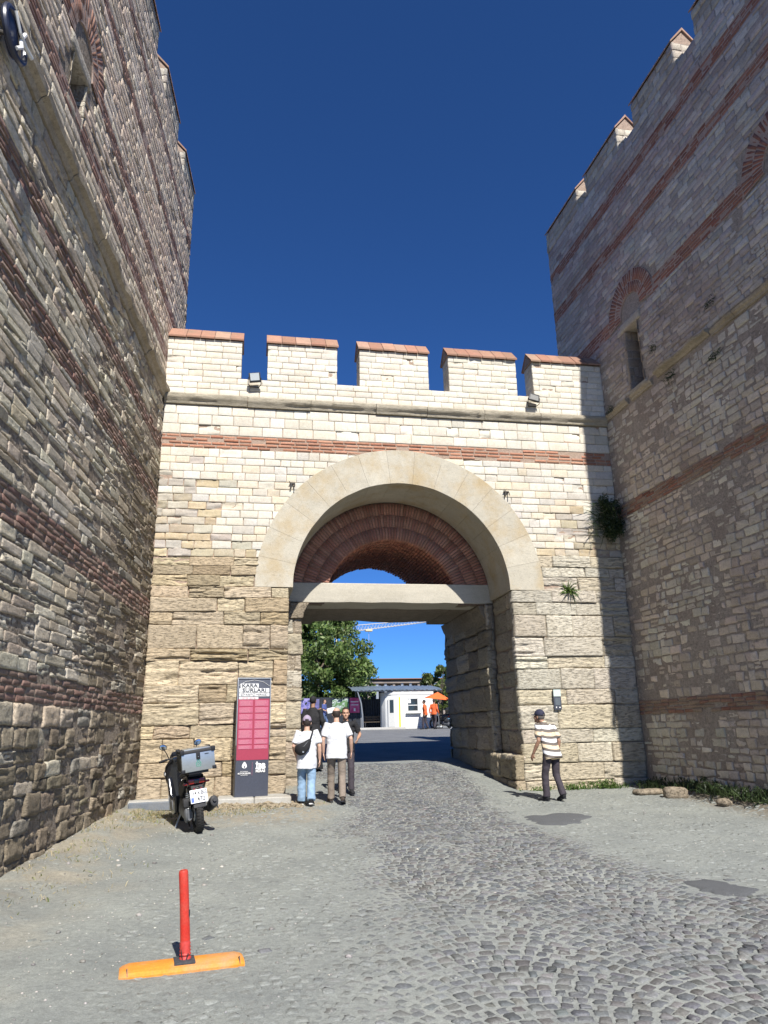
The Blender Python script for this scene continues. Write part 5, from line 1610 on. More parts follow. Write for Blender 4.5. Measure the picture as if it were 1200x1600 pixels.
        t = bmesh.new(); A = [t.verts.new(p) for p in inn]; B = [t.verts.new(p) for p in out_]
        for i in range(n): t.faces.new((A[i], A[i + 1], B[i + 1], B[i]))
        br = MB()._add(t, MH).build('peak', cap, co_, True, 80); br.modifiers.new('t', 'SOLIDIFY').thickness = .006
        MB().ball((0, -.012, .152), (.009, .009, .005), 8).build('button', cap, co_).matrix_local = MH
        mb = MB(); mb.tube([(-.034, -.108, .048), (0, -.12, .046), (.034, -.108, .048)], [(.008, .003)] * 3, 8); mb.build('strap', m_dark, co_).matrix_local = MH
    return root


def pose(h=1.74, step=.28, lean=.02, swing=.16, arms=None, **kw):
    """walking pose scaled from a 1.74 m figure; the right foot is behind when step > 0"""
    J = dict(pelvis=(0, 0, .93), chest=(0, lean * 1.0, 1.27), neck=(0, lean * 1.5, 1.47), head=(0, lean * 1.7 + .02, 1.625),
             sl=(-.185, lean * 1.2, 1.41), sr=(.185, lean * 1.2, 1.41), el=(-.25, -.04 - swing * .4, 1.14), er=(.25, -.04 + swing * .4, 1.14),
             wl=(-.255, .05 - swing, .90), wr=(.255, .05 + swing, .90),
             hl=(-.095, 0, .90), hr=(.095, 0, .90), kl=(-.10, step * .55 + .05, .50), kr=(.10, -step * .32 + .06, .49),
             al=(-.10, step, .095), ar=(.10, -step, .13), tl=(-.125, step + .16, .035), tr=(.125, -step + .15, .035))
    J.update(arms or {}); J.update(kw)
    s = h / 1.74
    return {k: (tuple(x * s for x in v) if isinstance(v, tuple) and k[:2] not in ('hd', 'pn') else v) for k, v in J.items()}


m_tee = plain('white_cotton', (.60, .61, .635), .9, grain=.04, gscale=40, bump=.15)
m_jean = plain('pale_denim', (.23, .345, .48), .9, grain=.22, gscale=9, bump=.3, bscale=120)
m_chino = plain('taupe_cotton', (.215, .175, .14), .9, grain=.12, gscale=30, bump=.2)
m_black = plain('black_cloth', (.012, .012, .014), .85, grain=.2)
m_trs = plain('dark_wool', (.042, .034, .042), .85, grain=.2)
m_lav = plain('lavender_cap', (.30, .25, .33), .85, grain=.1)
m_navy = plain('navy_cap', (.018, .02, .045), .8, grain=.15)
m_sole = plain('white_rubber', (.7, .7, .68), .6)
m_brown = plain('brown_suede', (.075, .055, .042), .9, grain=.2)

# man in the cap: feet at the survey point by the gate pier
p1 = (1.13, -1.12, float(ground_z(1.13, -1.12)))
J1 = pose(1.62, step=.15, lean=.0, swing=.05, leg=1.22, arms=dict(wl=(-.23, .16, .98), el=(-.27, -.03, 1.16), wr=(.27, .0, .90), er=(.265, -.06, 1.15)))
capman = person('man in lavender cap, white t-shirt and pale jeans walking with a black sling bag', p1, R(-6), J1, m_skin3, m_tee, 'short', m_jean, m_black, m_hair, m_lav, 1.06, sole=m_sole, hem=.10, sock=m_sole)
# the sling bag hangs from him but is a thing of its own
bag = thing('sling_bag', 'black crescent sling bag slung across the back of the man in the cap', 'bag', (p1[0], p1[1], p1[2] + .98), R(-6))
mb = MB(); prof = []
for i in range(9):
    t = i / 8; prof.append((-.17 + .27 * t, -.175, -.03 + .17 * t))
mb.tube([(-.20, -.10, -.0), (-.17, -.165, .02), (-.09, -.19, .05), (.0, -.19, .12), (.07, -.175, .22)], [(.05, .02), (.10, .035), (.115, .045), (.085, .038), (.03, .015)], 14, up=(0, 1, 0))
mb.build('pouch', m_black, bag, True, 60)
mb = MB(); mb.tube([(.06, -.178, .20), (.10, -.165, .32), (.125, -.11, .42), (.12, .0, .475), (.06, .10, .42), (-.04, .16, .25), (-.16, .15, .08), (-.215, .03, .0), (-.2, -.1, .0)], [(.016, .004)] * 9, 8, up=(0, -1, .2)); mb.build('strap', m_black, bag, True, 60)
mb = MB(); mb.tube([(-.16, -.203, .07), (-.05, -.232, .10), (.03, -.222, .19)], .004, 6).box((-.06, -.236, .0), (.03, .006, .03)); mb.build('zip', m_steel, bag)

p2 = (1.72, -1.05, float(ground_z(1.72, -1.05)))
J2 = pose(1.78, step=.2, lean=.02, swing=.03, arms=dict(er=(.275, -.05, 1.16), wr=(.285, .05, .93), el=(-.26, -.02, 1.15), wl=(-.25, .05, .92)))
person('balding man in white t-shirt and taupe trousers walking toward the gate', p2, R(-4), J2, m_skin3, m_tee, 'short', m_chino, m_brown, m_hair, None, 1.08, belly=.02, bald=True, hem=.03)

p3 = (2.08, .35, float(ground_z(2.08, .35)))
J3 = pose(1.74, step=.18, lean=.0, swing=.03, arms=dict(el=(-.31, -.03, 1.18), wl=(-.25, .16, 1.10), er=(.24, 0, 1.15)))
person('bearded man in dark clothes coming out, half hidden by the balding man', p3, R(176), J3, m_skin, m_black, 'short', m_trs, m_black, m_hair, None, 1.0)

p4 = (1.22 + .42, 3.6, zb(3.6))
J4 = pose(1.86, step=.05, lean=.0, swing=.02)
person('person in a long black robe and headscarf standing in the shade of the gate', p4, R(-20), J4, m_skin2, m_black, 'long', None, m_black, m_black, None, 1.12, skirt=m_black, hem=.1)

# striped man
p5 = (5.80, -1.95, float(ground_z(5.80, -1.95)))
m_strip, nt, b = new_mat('striped_knit'); Lk = nt.links
tc = nt.nodes.new('ShaderNodeTexCoord'); sp = nt.nodes.new('ShaderNodeSeparateXYZ'); Lk.new(tc.outputs['Object'], sp.inputs[0])
nz_ = N(nt, 'ShaderNodeTexNoise', Scale=5.0, Detail=2.0); Lk.new(tc.outputs['Object'], nz_.inputs['Vector'])
ma = nt.nodes.new('ShaderNodeMath'); ma.operation = 'MULTIPLY_ADD'; Lk.new(nz_.outputs[0], ma.inputs[0]); ma.inputs[1].default_value = .03; Lk.new(sp.outputs[2], ma.inputs[2])
my = nt.nodes.new('ShaderNodeMath'); my.operation = 'MULTIPLY_ADD'; Lk.new(sp.outputs[1], my.inputs[0]); my.inputs[1].default_value = -.28; Lk.new(ma.outputs[0], my.inputs[2])
md = nt.nodes.new('ShaderNodeMath'); md.operation = 'FRACT'
mu = nt.nodes.new('ShaderNodeMath'); mu.operation = 'MULTIPLY'; mu.inputs[1].default_value = 1 / .222; Lk.new(my.outputs[0], mu.inputs[0]); Lk.new(mu.outputs[0], md.inputs[0])
cr = nt.nodes.new('ShaderNodeValToRGB'); cr.color_ramp.interpolation = 'CONSTANT'; Lk.new(md.outputs[0], cr.inputs[0])
els = cr.color_ramp.elements; els[0].position = 0; els[0].color = (.74, .75, .77, 1); els[1].position = .28; els[1].color = (.135, .115, .10, 1)
for p_, c_ in ((.50, (.70, .56, .38, 1)), (.78, (.135, .115, .10, 1))):
    e = els.new(p_); e.color = c_
Lk.new(cr.outputs[0], b.inputs['Base Color']); b.inputs['Roughness'].default_value = .9
J5 = pose(1.72, step=.12, lean=.10, swing=.06, head=(-.04, .22, 1.575), neck=(-.015, .145, 1.43), chest=(-.01, .085, 1.25), sl=(-.195, .12, 1.385), sr=(.185, .11, 1.375),
          arms=dict(el=(-.275, .05, 1.12), wl=(-.30, .19, .89), er=(.24, .0, 1.10), wr=(.235, .08, .86)))
person('man in navy cap and striped polo shirt bending forward as he walks along the wall', p5, R(24), J5, m_skin2, m_strip, 'short', m_trs, m_black, m_hairg, m_navy, 1.04, hem=.06, collar=True, head_turn=(R(15), R(-8)))

# far away: man carrying a box, two people in orange
m_bluesh = plain('blue_shirt', (.06, .085, .24), .85); m_dk = plain('blue_denim', (.09, .14, .26), .9, grain=.2); m_orv = plain('orange_vest', (.62, .12, .03), .8, grain=.1)
p6 = (4.55, 30.2, zb(30.2) + .08)
J6 = pose(1.78, step=.17, lean=.0, swing=.0, arms=dict(el=(-.26, .04, 1.13), wl=(-.16, .26, 1.12), er=(.26, .04, 1.13), wr=(.16, .26, 1.05)))
person('man in blue shirt and jeans carrying a box past the dark fence', p6, R(-118), J6, m_skin, m_bluesh, 'short', m_dk, m_dark, m_hair, None, 1.0, vox=.02)
bx = thing('carton', 'white and brown carton held in the arms of the man in blue', 'box', (4.98, 30.0, zb(30.2) + 1.2), R(-30), rot=(0, R(-12), R(-20)))
MB().box((0, 0, 0), (.44, .34, .30), bev=.006).build('sides', m_white, bx); MB().box((-.225, 0, 0), (.012, .33, .29)).build('end_panel', plain('cardboard', (.36, .23, .14), .8), bx)
MB().box((0, 0, .153), (.43, .05, .006)).build('tape', plain('tape', (.5, .42, .3), .4), bx)
for k, (x_, y_, rz_) in enumerate(((10.55, 28.7, R(60)), (11.15, 28.9, R(-50)))):
    Jk = pose(1.72 + .05 * k, step=.12, lean=.02, swing=.1)
    person(('worker in orange top standing at the kiosk sill, nearest the window', 'worker in orange top standing under the parasol beside the pole')[k], (x_, y_, zb(y_)), rz_, Jk, m_skin2, m_orv, 'long', m_trs, m_dark, m_hair, None, 1.05, vox=.02, group='workers in orange by the kiosk')
# ============================================================ things in front of the gate
gzf = lambda x, y: float(ground_z(x, y))

# flexible post on a rubber base
m_red = stone_mat('red_plastic', rough=.45, grain=.18, gscale=(9, 9, 5), pits=.08, pit_scale=(40, 40, 12), stain=(.40, .10, .07), stain_amt=.7, stain_scale=5.0, bump=.12, bdist=.004, use_attr=False, col=(.55, .04, .026))
m_redw = plain('scuffed_red', (.46, .045, .035), .6, grain=.25, gscale=30)
m_orb = stone_mat('orange_rubber', rough=.75, grain=.25, gscale=(3, 40, 10), pits=.15, pit_scale=(30, 30, 30), stain=(.40, .30, .2), stain_amt=.6, stain_scale=4.0, bump=.25, bdist=.005, use_attr=False, col=(.70, .26, .035))
bz_ = gzf(-.43, -9.46)
post = thing('delineator_post', 'red flexible plastic post on a worn orange rubber base bar', 'bollard', (-.432, -9.46, bz_), R(8))
post.scale = (.915, .915, .915)
# base bar: trapezoid section with chamfered ends
rings = []
for x_, s_ in ((-.515, .55), (-.49, .8), (-.44, 1.0), (-.2, 1.0), (0, 1.0), (.2, 1.0), (.42, 1.0), (.47, .8), (.49, .6)):
    hw, hh = .15 * (.75 + .25 * s_), .062 * s_
    rings.append([(x_, -hw, -.03), (x_, -hw, .012), (x_, -hw * .88, hh * .62), (x_, -hw * .45, hh), (x_, hw * .45, hh), (x_, hw * .88, hh * .62), (x_, hw, .012), (x_, hw, -.03)])
mb = MB(); mb.loft(rings)
mb.build('base_bar', m_orb, post, True, 30)
mb = MB()
for x_ in (-.455, .445): mb.box((x_, -.115, .034), (.006, .04, .06), (R(-30), 0, R(8)))
mb.build('crack', m_dark, post, False)
mb = MB(); mb.box((-.0, -.01, .056), (.172, .20, .022), bev=.006); mb.build('base_plate', plain('black_rubber', (.045, .047, .052), .75, grain=.35, gscale=25), post)
lean = -.055
prof = [(0.05, .047), (.075, .050), (.085, .041), (.10, .049), (.112, .041), (.126, .048), (.138, .041), (.152, .047), (.163, .041), (.178, .046), (.19, .041), (.205, .042), (.26, .041), (.40, .040), (.55, .0395), (.70, .040), (.733, .0395), (.748, .034), (.752, .026), (.744, .022), (.738, .0)]
mb = MB(); mb.tube([(lean * (z / .75) ** 1.3 + .01, .005 * math.sin(z * 7), z) for z, q in prof[:12]], [q for z, q in prof[:12]], 20); mb.build('bellows', m_redw, post, True, 60)
mb = MB(); mb.tube([(lean * (z / .75) ** 1.3 + .01, .005 * math.sin(z * 7), z + (.0005 if i == 0 else 0)) for i, (z, q) in enumerate(prof[11:])], [max(q, .001) for z, q in prof[11:]], 20); mb.build('tube', m_red, post, True, 50)
mb = MB(); mb.box((.018 , -.045, .085), (.008, .012, .06), (0, R(18), 0)).box((-.025, -.042, .11), (.006, .012, .07), (0, R(-12), 0)); mb.build('split', m_dark, post, False)
MB().box((lean * .42 + .045, -.012, .41), (.012, .02, .055), bev=.003).build('scorch', m_dark, post)

# information totem
SX, SYy = .10, -.62
m_slate = plain('slate_panel', (.055, .062, .085), .5, grain=.1); m_maroon = plain('maroon_print', (.30, .032, .065), .55, grain=.06)
m_pink = plain('pink_print', (.42, .10, .165), .55, grain=.18, gscale=60); m_print = plain('white_print', (.74, .74, .72), .6, grain=.04); m_sil = plain('brushed_steel', (.42, .44, .45), .4, metal=.6)
m_slate_t = plain('slate_lettering', (.04, .045, .06), .6)
sg = thing('information_totem', 'tall dark blue and maroon information totem standing before the old wall', 'sign', (SX, SYy, .10), R(9))
sg.scale = (.93, .93, .93)
SW, SH = .70, 2.42
MB().box((0, .14, SH / 2), (SW, .25, SH), bev=.008).build('body', m_slate, sg)
mb = MB()
for s_ in (-1, 1): mb.box((s_ * (SW / 2 + .006), .012, SH / 2 + .52), (.014, .03, SH - 1.03), bev=.003)
mb.box((0, .012, SH + .008), (SW + .03, .03, .02), bev=.003); mb.build('trim', m_sil, sg)
yf = .0135
MB().box((0, yf, 1.365), (SW - .02, .008, 1.26)).build('maroon_panel', m_maroon, sg, False)
rows = [1.975, 1.83, 1.69, 1.55, 1.36, 1.165, 1.045, .945]
mb = MB()
for i in range(7):
    for s_ in (-1, 1):
        zt_, zb_ = rows[i] - .012, rows[i + 1] + .012
        mb.box((s_ * .168, yf - .006, (zt_ + zb_) / 2), (.292, .006, zt_ - zb_))
mb.build('text_block', m_pink, sg, False)
r = np.random.default_rng(41)
mb = MB()
for i in range(7):                                   # the fine print, too small to read in the photograph: rows of short dashes
    for s_ in (-1, 1):
        z_ = rows[i] - .03
        while z_ > rows[i + 1] + .025:
            mb.box((s_ * .168 - r.uniform(0, .03), yf - .0105, z_), (r.uniform(.17, .25), .003, .006)); z_ -= .021
o = mb.build('fine_print', plain('pale_print', (.56, .26, .30), .6), sg, False); o['kind'] = 'stuff'


def put_text(body, x, z, size, mat, parent, y, name='lettering', align='CENTER', bold=0.0, xs=1.0):
    me = text_mesh(body, size, align, bold, .001, xs)
    me.transform(Matrix.Translation((x, y, z)) @ Matrix.Rotation(R(90), 4, 'X'))
    return link(name, me, mat, parent)


yt = -.004
for (x0, x1, z0, z1) in ((-.30, .09, 2.225, 2.315), (-.325, .325, 2.125, 2.215), (-.325, .33, 2.045, 2.112), (-.325, .09, 1.985, 2.03)):
    MB().box(((x0 + x1) / 2, yf - .006, (z0 + z1) / 2), (x1 - x0, .006, z1 - z0)).build('title_strip', m_print, sg, False)
put_text('KARA', -.105, 2.27, .098, m_slate_t, sg, yt + .006 - .004, bold=.002, xs=1.35)
put_text('SURLARI', .0, 2.17, .098, m_slate_t, sg, yt + .002, bold=.002, xs=1.42)
put_text('ZİYARETÇİ MERKEZİ', .0, 2.078, .056, m_slate_t, sg, yt + .002, xs=1.08)
put_text('VISITOR CENTER', -.115, 2.007, .036, m_pink, sg, yt + .002, xs=1.1)
mb = MB(); mb.tube([(-.34, yf - .004, 2.27), (-.2, yf - .004, 2.355), (0, yf - .004, 2.39), (.2, yf - .004, 2.35), (.335, yf - .004, 2.26)], [(.004, .007)] * 5, 8, up=(0, 1, 0)); mb.build('arc_line', m_print, sg)
# emblem: dome with a drop above, two lines of caption; divider; the wordmark block
def flat(poly, y=yf - .008, d=.003):
    mb = MB(); mb.prism(poly, y, y + d); return mb
dr = [(math.sin(a) * .052 * (1 if math.cos(a) < .2 else (1 - .55 * (math.cos(a) - .2))), .585 + .06 * -math.cos(a) * -1 * (1.45 if math.cos(a) > 0 else .75)) for a in [2 * math.pi * i / 26 for i in range(26)]]
flat([(x - .165, z + .03) for x, z in dr]).build('emblem', m_print, sg, False)
flat([(-.165 + math.sin(a) * .016, .60 + math.cos(a) * .02) for a in [2 * math.pi * i / 14 for i in range(14)]], yf - .011).build('emblem_core', m_slate, sg, False)
put_text('İSTANBUL', -.165, .505, .030, m_print, sg, yt + .004, xs=1.2)
put_text('BÜYÜKŞEHİR', -.165, .468, .040, m_print, sg, yt + .004, bold=.001, xs=1.1)
put_text('BELEDİYESİ', -.165, .434, .024, m_print, sg, yt + .004, xs=1.2)
MB().box((0, yf - .006, .56), (.004, .004, .26)).build('divider', m_pink, sg, False)
put_text('İBB', .175, .60, .15, m_print, sg, yt + .004, bold=.007, xs=.9)
put_text('MİRAS', .175, .508, .074, m_print, sg, yt + .004, bold=.003, xs=.93)

# small plaque on the wall by the striped man
pq = thing('wall_plaque', 'small dark plaque with pale top screwed to the stone behind the striped man', 'plaque', (6.82, -.055, 1.65))
MB().box((0, 0, .215), (.175, .05, .44), bev=.004).build('board', m_slate, pq)
MB().box((0, -.028, .36), (.172, .008, .15)).build('top_panel', plain('pale_green_print', (.50, .58, .54), .6), pq, False)
MB().box((.0, -.028, .17), (.12, .006, .16)).build('text_panel', plain('grey_print', (.09, .11, .13), .6, grain=.3, gscale=80), pq, False)
MB().box((.04, -.029, .045), (.035, .006, .022)).build('logo', m_print, pq, False); MB().ball((-.04, -.029, .047), (.014, .003, .018), 10).build('logo', m_print, pq)

# kerbs and the broken ledge along the foot of the wall
m_kerb = stone_mat('worn_concrete', grain=.2, gscale=(9, 9, 9), pits=.3, pit_scale=(30, 30, 30), stain=(.3, .25, .17), stain_amt=.5, stain_scale=2.0, bump=.5, bdist=.015, use_attr=False, col=(.44, .43, .395))
m_kerbb = stone_mat('blue_grey_kerb', grain=.2, gscale=(9, 9, 9), pits=.2, pit_scale=(30, 30, 30), stain=(.25, .23, .2), stain_amt=.4, stain_scale=3.0, bump=.4, bdist=.01, use_attr=False, col=(.155, .175, .20))


def rough_block(mb, c, size, rz, seed, amp=.02, cuts=4, bev=.02):
    t = MB(); t.box((0, 0, 0), size, bev=bev, seg=1)
    bmesh.ops.subdivide_edges(t.b, edges=[e for e in t.b.edges if e.calc_length() > .08], cuts=cuts, use_grid_fill=True)
    for v in t.b.verts:
        k = (fbm(v.co.x * 6 + seed, v.co.y * 6, v.co.z * 6, seed, 3) - .5) * 2 * amp
        v.co += v.co.normalized() * k
    M_ = Matrix.Translation(c) @ Matrix.Rotation(rz, 4, 'Z')
    bmesh.ops.transform(t.b, matrix=M_, verts=t.b.verts)
    me = bpy.data.meshes.new('t'); t.b.to_mesh(me); t.b.free(); mb.b.from_mesh(me); bpy.data.meshes.remove(me)


k1 = thing('kerb_block', 'low grey kerb block set across the corner behind the parked scooter', 'kerb', (-1.72, -.95, gzf(-1.7, -1)))
mb = MB(); rough_block(mb, (0, 0, .05), (.86, .42, .17), R(8), 3, .008); mb.build('top_slab', m_kerb, k1)
mb = MB(); rough_block(mb, (.03, -.235, .04), (.84, .06, .17), R(8), 5, .006); mb.build('face_stone', m_kerbb, k1)
k2 = thing('kerb_block', 'long low concrete ledge carrying the information totem along the wall', 'kerb', (.15, -.52, .02))
for i, (x0, x1) in enumerate(((-1.42, -.72), (-.71, .0), (.01, .72))):
    mb = MB(); rough_block(mb, ((x0 + x1) / 2, 0 + .02 * i, .0), (x1 - x0 - .01, .85, .17), R(1 - i), 7 + i, .012); mb.build('slab', m_kerb, k2)
m_scree = stone_mat('dry_earth', grain=.35, gscale=(14, 14, 14), pits=.5, pit_scale=(30, 30, 30), stain=(.42, .35, .24), stain_amt=.6, stain_scale=5.0, bump=1.0, bdist=.03, use_attr=False, col=(.36, .30, .21))
mb = MB(); r = np.random.default_rng(55)
for i in range(420):
    x_ = r.uniform(-1.1, 1.05); y_ = -1.0 + r.normal(0, .2) - .25 * max(0, -.2 - x_); s_ = r.uniform(.01, .05) * (1 if r.random() < .9 else 1.8)
    t = bmesh.new(); bmesh.ops.create_icosphere(t, subdivisions=1, radius=1)
    for v in t.verts: v.co *= r.uniform(.7, 1.2)
    mb._add(t, Matrix.Translation((x_, y_, gzf(x_, y_) + s_ * .2)) @ Matrix.Rotation(r.uniform(0, 6), 4, 'Z') @ Matrix.Diagonal((s_ * 1.3, s_, s_ * .7, 1)))
o = mb.build('rubble', m_scree, None, False); tag(o, kind='stuff')
# pebbles and grit over the dusty ground
V, F, K = [], [], []
ico = bmesh.new(); bmesh.ops.create_icosphere(ico, subdivisions=1, radius=1); ico.verts.ensure_lookup_table()
IV = np.array([v.co[:] for v in ico.verts]); IF = np.array([[v.index for v in f.verts] for f in ico.faces]); ico.free()
r = np.random.default_rng(57)
n = 2600
px = np.where(r.random(n) < .55, r.normal(-1.2, 1.0, n), r.uniform(-2.4, 8.6, n)); py = r.uniform(-11.5, .0, n)
px = np.maximum(px, -2.1 + py * math.tan(LA)); px = np.where(px > 8.7, 8.3, px)
sz = r.uniform(.003, .011, n) * np.where(r.random(n) < .04, 2.5, 1)
Vp = IV[None] * r.uniform(.7, 1.25, (n, len(IV), 1)) * sz[:, None, None] * np.array([1.2, 1, .7]) + np.stack([px, py, ground_z(px, py) + sz * .2], -1)[:, None]
o = link('gravel', mesh('gravel', Vp.reshape(-1, 3), (IF[None] + (np.arange(n) * len(IV))[:, None, None]).reshape(-1, 3), np.repeat(pal(r, n, [(.30, .29, .26), (.20, .19, .175), (.40, .38, .33)], .15), len(IV), 0)), m_cob)
tag(o, kind='stuff')
# loose stones in the shade by the tower
for k, (x_, y_, sx, sy, sz, lb) in enumerate(((8.25, -2.05, .42, .30, .22, 'grey stone block lying among weeds at the foot of the shaded tower'), (8.0, -1.45, .62, .34, .12, 'flat dark stone slab lying in the shade beside the gate corner'),
                                              (8.42, -3.35, .30, .24, .14, 'small rounded stone half hidden by weeds, nearest the frame edge'))):
    o = thing('loose_stone', lb, 'stone', (x_, y_, gzf(x_, y_)))
    mb = MB(); rough_block(mb, (0, 0, sz * .35), (sx, sy, sz), R(20 * k - 15), 60 + k, .03, 3, .05); mb.build('rock', m_core, o, True, 60)

# ------------------------------------------------------------ plants
GREEN = [(.085, .15, .03), (.11, .175, .04), (.065, .12, .025), (.14, .19, .055)]
DARKG = [(.04, .065, .02), (.052, .08, .026), (.03, .052, .016)]  # greens darkened: tower shade put into the colour of weeds it misses
DRY = [(.42, .34, .18), (.48, .40, .23), (.36, .29, .15), (.33, .30, .14)]


def blades(n, spot, r, hgt, wid, cols, out=(0, 0, 1), spread=.5, droop=.35):
    """n tapering three-section blades; spot(i) gives the root"""
    V, F, K = [], [], []
    out = np.array(out, float)
    for i in range(n):
        b_ = np.array(spot(i)); d = out + r.normal(0, spread, 3); d /= np.linalg.norm(d)
        L_ = hgt * r.uniform(.5, 1.2); s_ = np.cross(d, r.normal(0, 1, 3)); s_ /= np.linalg.norm(s_); w_ = wid * r.uniform(.6, 1.3)
        dn = np.array([0, 0, -droop]) + r.normal(0, .15, 3)
        p1 = b_ + d * L_ * .5; p2 = b_ + d * L_ + dn * L_ * .5
        o = len(V); V += [b_ - s_ * w_ * .5, b_ + s_ * w_ * .5, p1 + s_ * w_ * .5, p1 - s_ * w_ * .5, p2]
        F += [(o, o + 1, o + 2, o + 3), (o + 3, o + 2, o + 4, o + 4)]
        K += [pal(r, 1, cols, .15)[0]] * 5
    F = np.array([f if f[2] != f[3] else (f[0], f[1], f[2], f[2]) for f in F])
    q = F[F[:, 2] != F[:, 3]]; t3 = F[F[:, 2] == F[:, 3]][:, :3]
    return np.array(V), [tuple(x) for x in q] + [tuple(x) for x in t3], np.array(K)


def plant(name, label, cat, loc, parts, group=None):
    o = thing(name, label, cat, loc, group=group)
    for nm, (V, F, K) in parts:
        q = link(nm, mesh(nm, V, F, K), m_leaf, o)
        if nm in ('blades', 'sprays'): q['kind'] = 'stuff'
    return o


r = np.random.default_rng(71)
# bush rooted in the wall where gate and tower meet
cs = [(r.normal(0, .16) - .05, -.2 + r.normal(0, .08), r.uniform(-.55, .42)) for _ in range(34)]
V, F, K = leaf_cloud(cs, [r.uniform(.08, .17) for _ in cs], 90, .035, r, DARKG, 1.2)
bl_ = blades(150, lambda i: (r.normal(-.2, .16), -.08, r.uniform(-.5, .4)), r, .46, .016, DARKG, (-.7, -.5, .2), .4, .25)
mb = MB(); mb.tube([(.1, .05, -.3), (.02, -.15, -.1), (-.06, -.28, .2)], [.03, .022, .008], 6).tube([(.08, .05, -.3), (-.12, -.2, -.3)], [.02, .006], 6)
o = plant('wall_bush', 'dark green bush growing out of the shaded wall where gate meets tower', 'bush', (8.60, -.02, 6.15), [('foliage', (V, F, K)), ('sprays', bl_)])
mb.build('stem', m_bark, o)
bl_ = blades(70, lambda i: (r.normal(0, .05), 0, r.normal(0, .03)), r, .30, .028, GREEN, (0, -.55, .15), .75, .25)
plant('wall_weed', 'pale green spiky weed sprouting from the sunlit stones beside the arch foot', 'weed', (7.37, -.03, 4.36), [('leaves', bl_)])
for k, (u, v_, s_, lb) in enumerate(((-2.45, 9.55, .8, 'dark tuft of weeds above the cornice, beside the slit window'), (-2.9, 8.6, 1.1, 'dark green weeds hanging under the pale cornice slab on the tower'), (-4.5, 9.45, .8, 'small dark tuft on the tower just above the pale cornice slab'),
                                     (-4.4, 8.3, .9, 'green tuft hanging below the joint of the tower cornice'), (-.35, 8.95, .9, 'weeds on the broken cornice where the tower meets the parapet'))):
    n_ = int(60 * s_); bl_ = blades(n_, lambda i: (0, r.normal(0, .1), r.normal(0, .05)), r, .14 * s_, .012, DARKG, (-.6, 0, -.1), .7, .4)
    p_ = fmR(np.array(u), np.array(v_), np.array(.02))
    plant('wall_weed', lb, 'weed', tuple(map(float, p_)), [('leaves', bl_)])
# weeds at the foot of the walls
for k, (x_, y_, n_, h_, c_, lb) in enumerate(((7.05, -.22, 130, .16, GREEN, 'bright green weeds at the sunny wall foot behind the striped man'), (7.75, -.24, 190, .2, GREEN, 'bright green clump at the wall foot by the shadow edge'), (6.2, -.2, 40, .11, GREEN, 'few thin weeds at the wall foot beside the low ledge'),
                                              (8.5, -.85, 160, .24, DARKG, 'dark weeds in the corner between gate and shaded tower'), (8.66, -1.7, 150, .26, DARKG, 'dark weeds behind the grey stone block at the tower foot'), (8.68, -2.75, 220, .30, DARKG, 'tall dark weeds along the tower foot beyond the stone block'), (8.70, -3.75, 220, .28, DARKG, 'dense dark weeds along the tower foot nearest the viewer'))):
    bl_ = blades(n_, lambda i: (r.normal(0, (.2, .2, .09)[k] if k < 3 else .13), r.normal(0, .05 if k < 3 else .34), 0), r, h_, .018, c_, (-.1, -.1, 1), .5, .3)
    lv = leaf_cloud([(r.normal(0, .2 if k < 3 else .12), r.normal(0, .05 if k < 3 else .3), h_ * r.uniform(.3, .8)) for _ in range(12)], [.07] * 12, int(n_ / 5), .022, r, c_)
    plant('weed_clump', lb, 'weed', (x_, y_, gzf(x_, y_) - .01), [('blades', bl_), ('leaves', lv)])
# dry grass: nobody could count it
def dryspot(i):
    while True:
        q = r.random()
        if q < .45: x_, y_ = r.normal(-1.45, .4), r.normal(-1.75, .35)
        elif q < .62: x_, y_ = r.normal(-.1, .5), r.normal(-1.55, .25)
        elif q < .74: x_, y_ = r.normal(.75, .3), r.normal(-1.05, .12)
        else: y_ = r.uniform(-8, -2); x_ = -2.14 + y_ * math.tan(LA) + abs(r.normal(0, .55)) + .05
        if x_ > -2.14 + y_ * math.tan(LA) + .02 and vnoise(x_ * 2.4, y_ * 2.4, 0, 91) > .42: return (x_, y_, gzf(x_, y_) - .005)


V, F, K = blades(2700, dryspot, r, .08, .006, DRY, (0, 0, .7), .75, .25)
tag(link('dry_grass', mesh('dry_grass', V, F, K), m_leaf), kind='stuff')
V, F, K = blades(650, dryspot, r, .07, .011, [(.16, .19, .06), (.2, .2, .08)], (0, 0, 1), .7, .3)
tag(link('green_grass', mesh('green_grass', V, F, K), m_leaf), kind='stuff')

# ------------------------------------------------------------ scooter, seen from behind, on its side stand
m_gl = plain('gloss_black', (.012, .013, .016), .16, grain=.1, coat=.6); m_mat = plain('matt_black', (.028, .028, .03), .65, grain=.25, gscale=50)
m_gp = plain('grey_plastic', (.12, .125, .135), .5, grain=.15); m_tyre = plain('tyre_rubber', (.022, .021, .02), .85, grain=.3, gscale=60, bump=.6)
m_alu = plain('box_aluminium', (.46, .49, .50), .33, metal=.75, grain=.06); m_chr = plain('chrome', (.75, .75, .75), .12, metal=1.0, grain=.02)
m_lampred = plain('tail_red', (.22, .008, .008), .2, coat=.5); m_mir = plain('mirror_glass', (.35, .5, .75), .05, metal=.9, grain=.02); m_olive = plain('olive_fabric', (.035, .034, .026), .85, grain=.3)
m_plate = plain('plate_white', (.74, .76, .80), .4, grain=.03); m_pblue = plain('plate_blue', (.03, .09, .42), .4); m_let = plain('plate_black', (.012, .012, .014), .5); m_greenl = plain('green_print', (.03, .34, .22), .5)
RW = Vector((-.70, -3.62, 0)); FW = Vector((-1.05, -2.29, 0)); RW.z, FW.z = gzf(RW.x, RW.y), gzf(FW.x, FW.y)
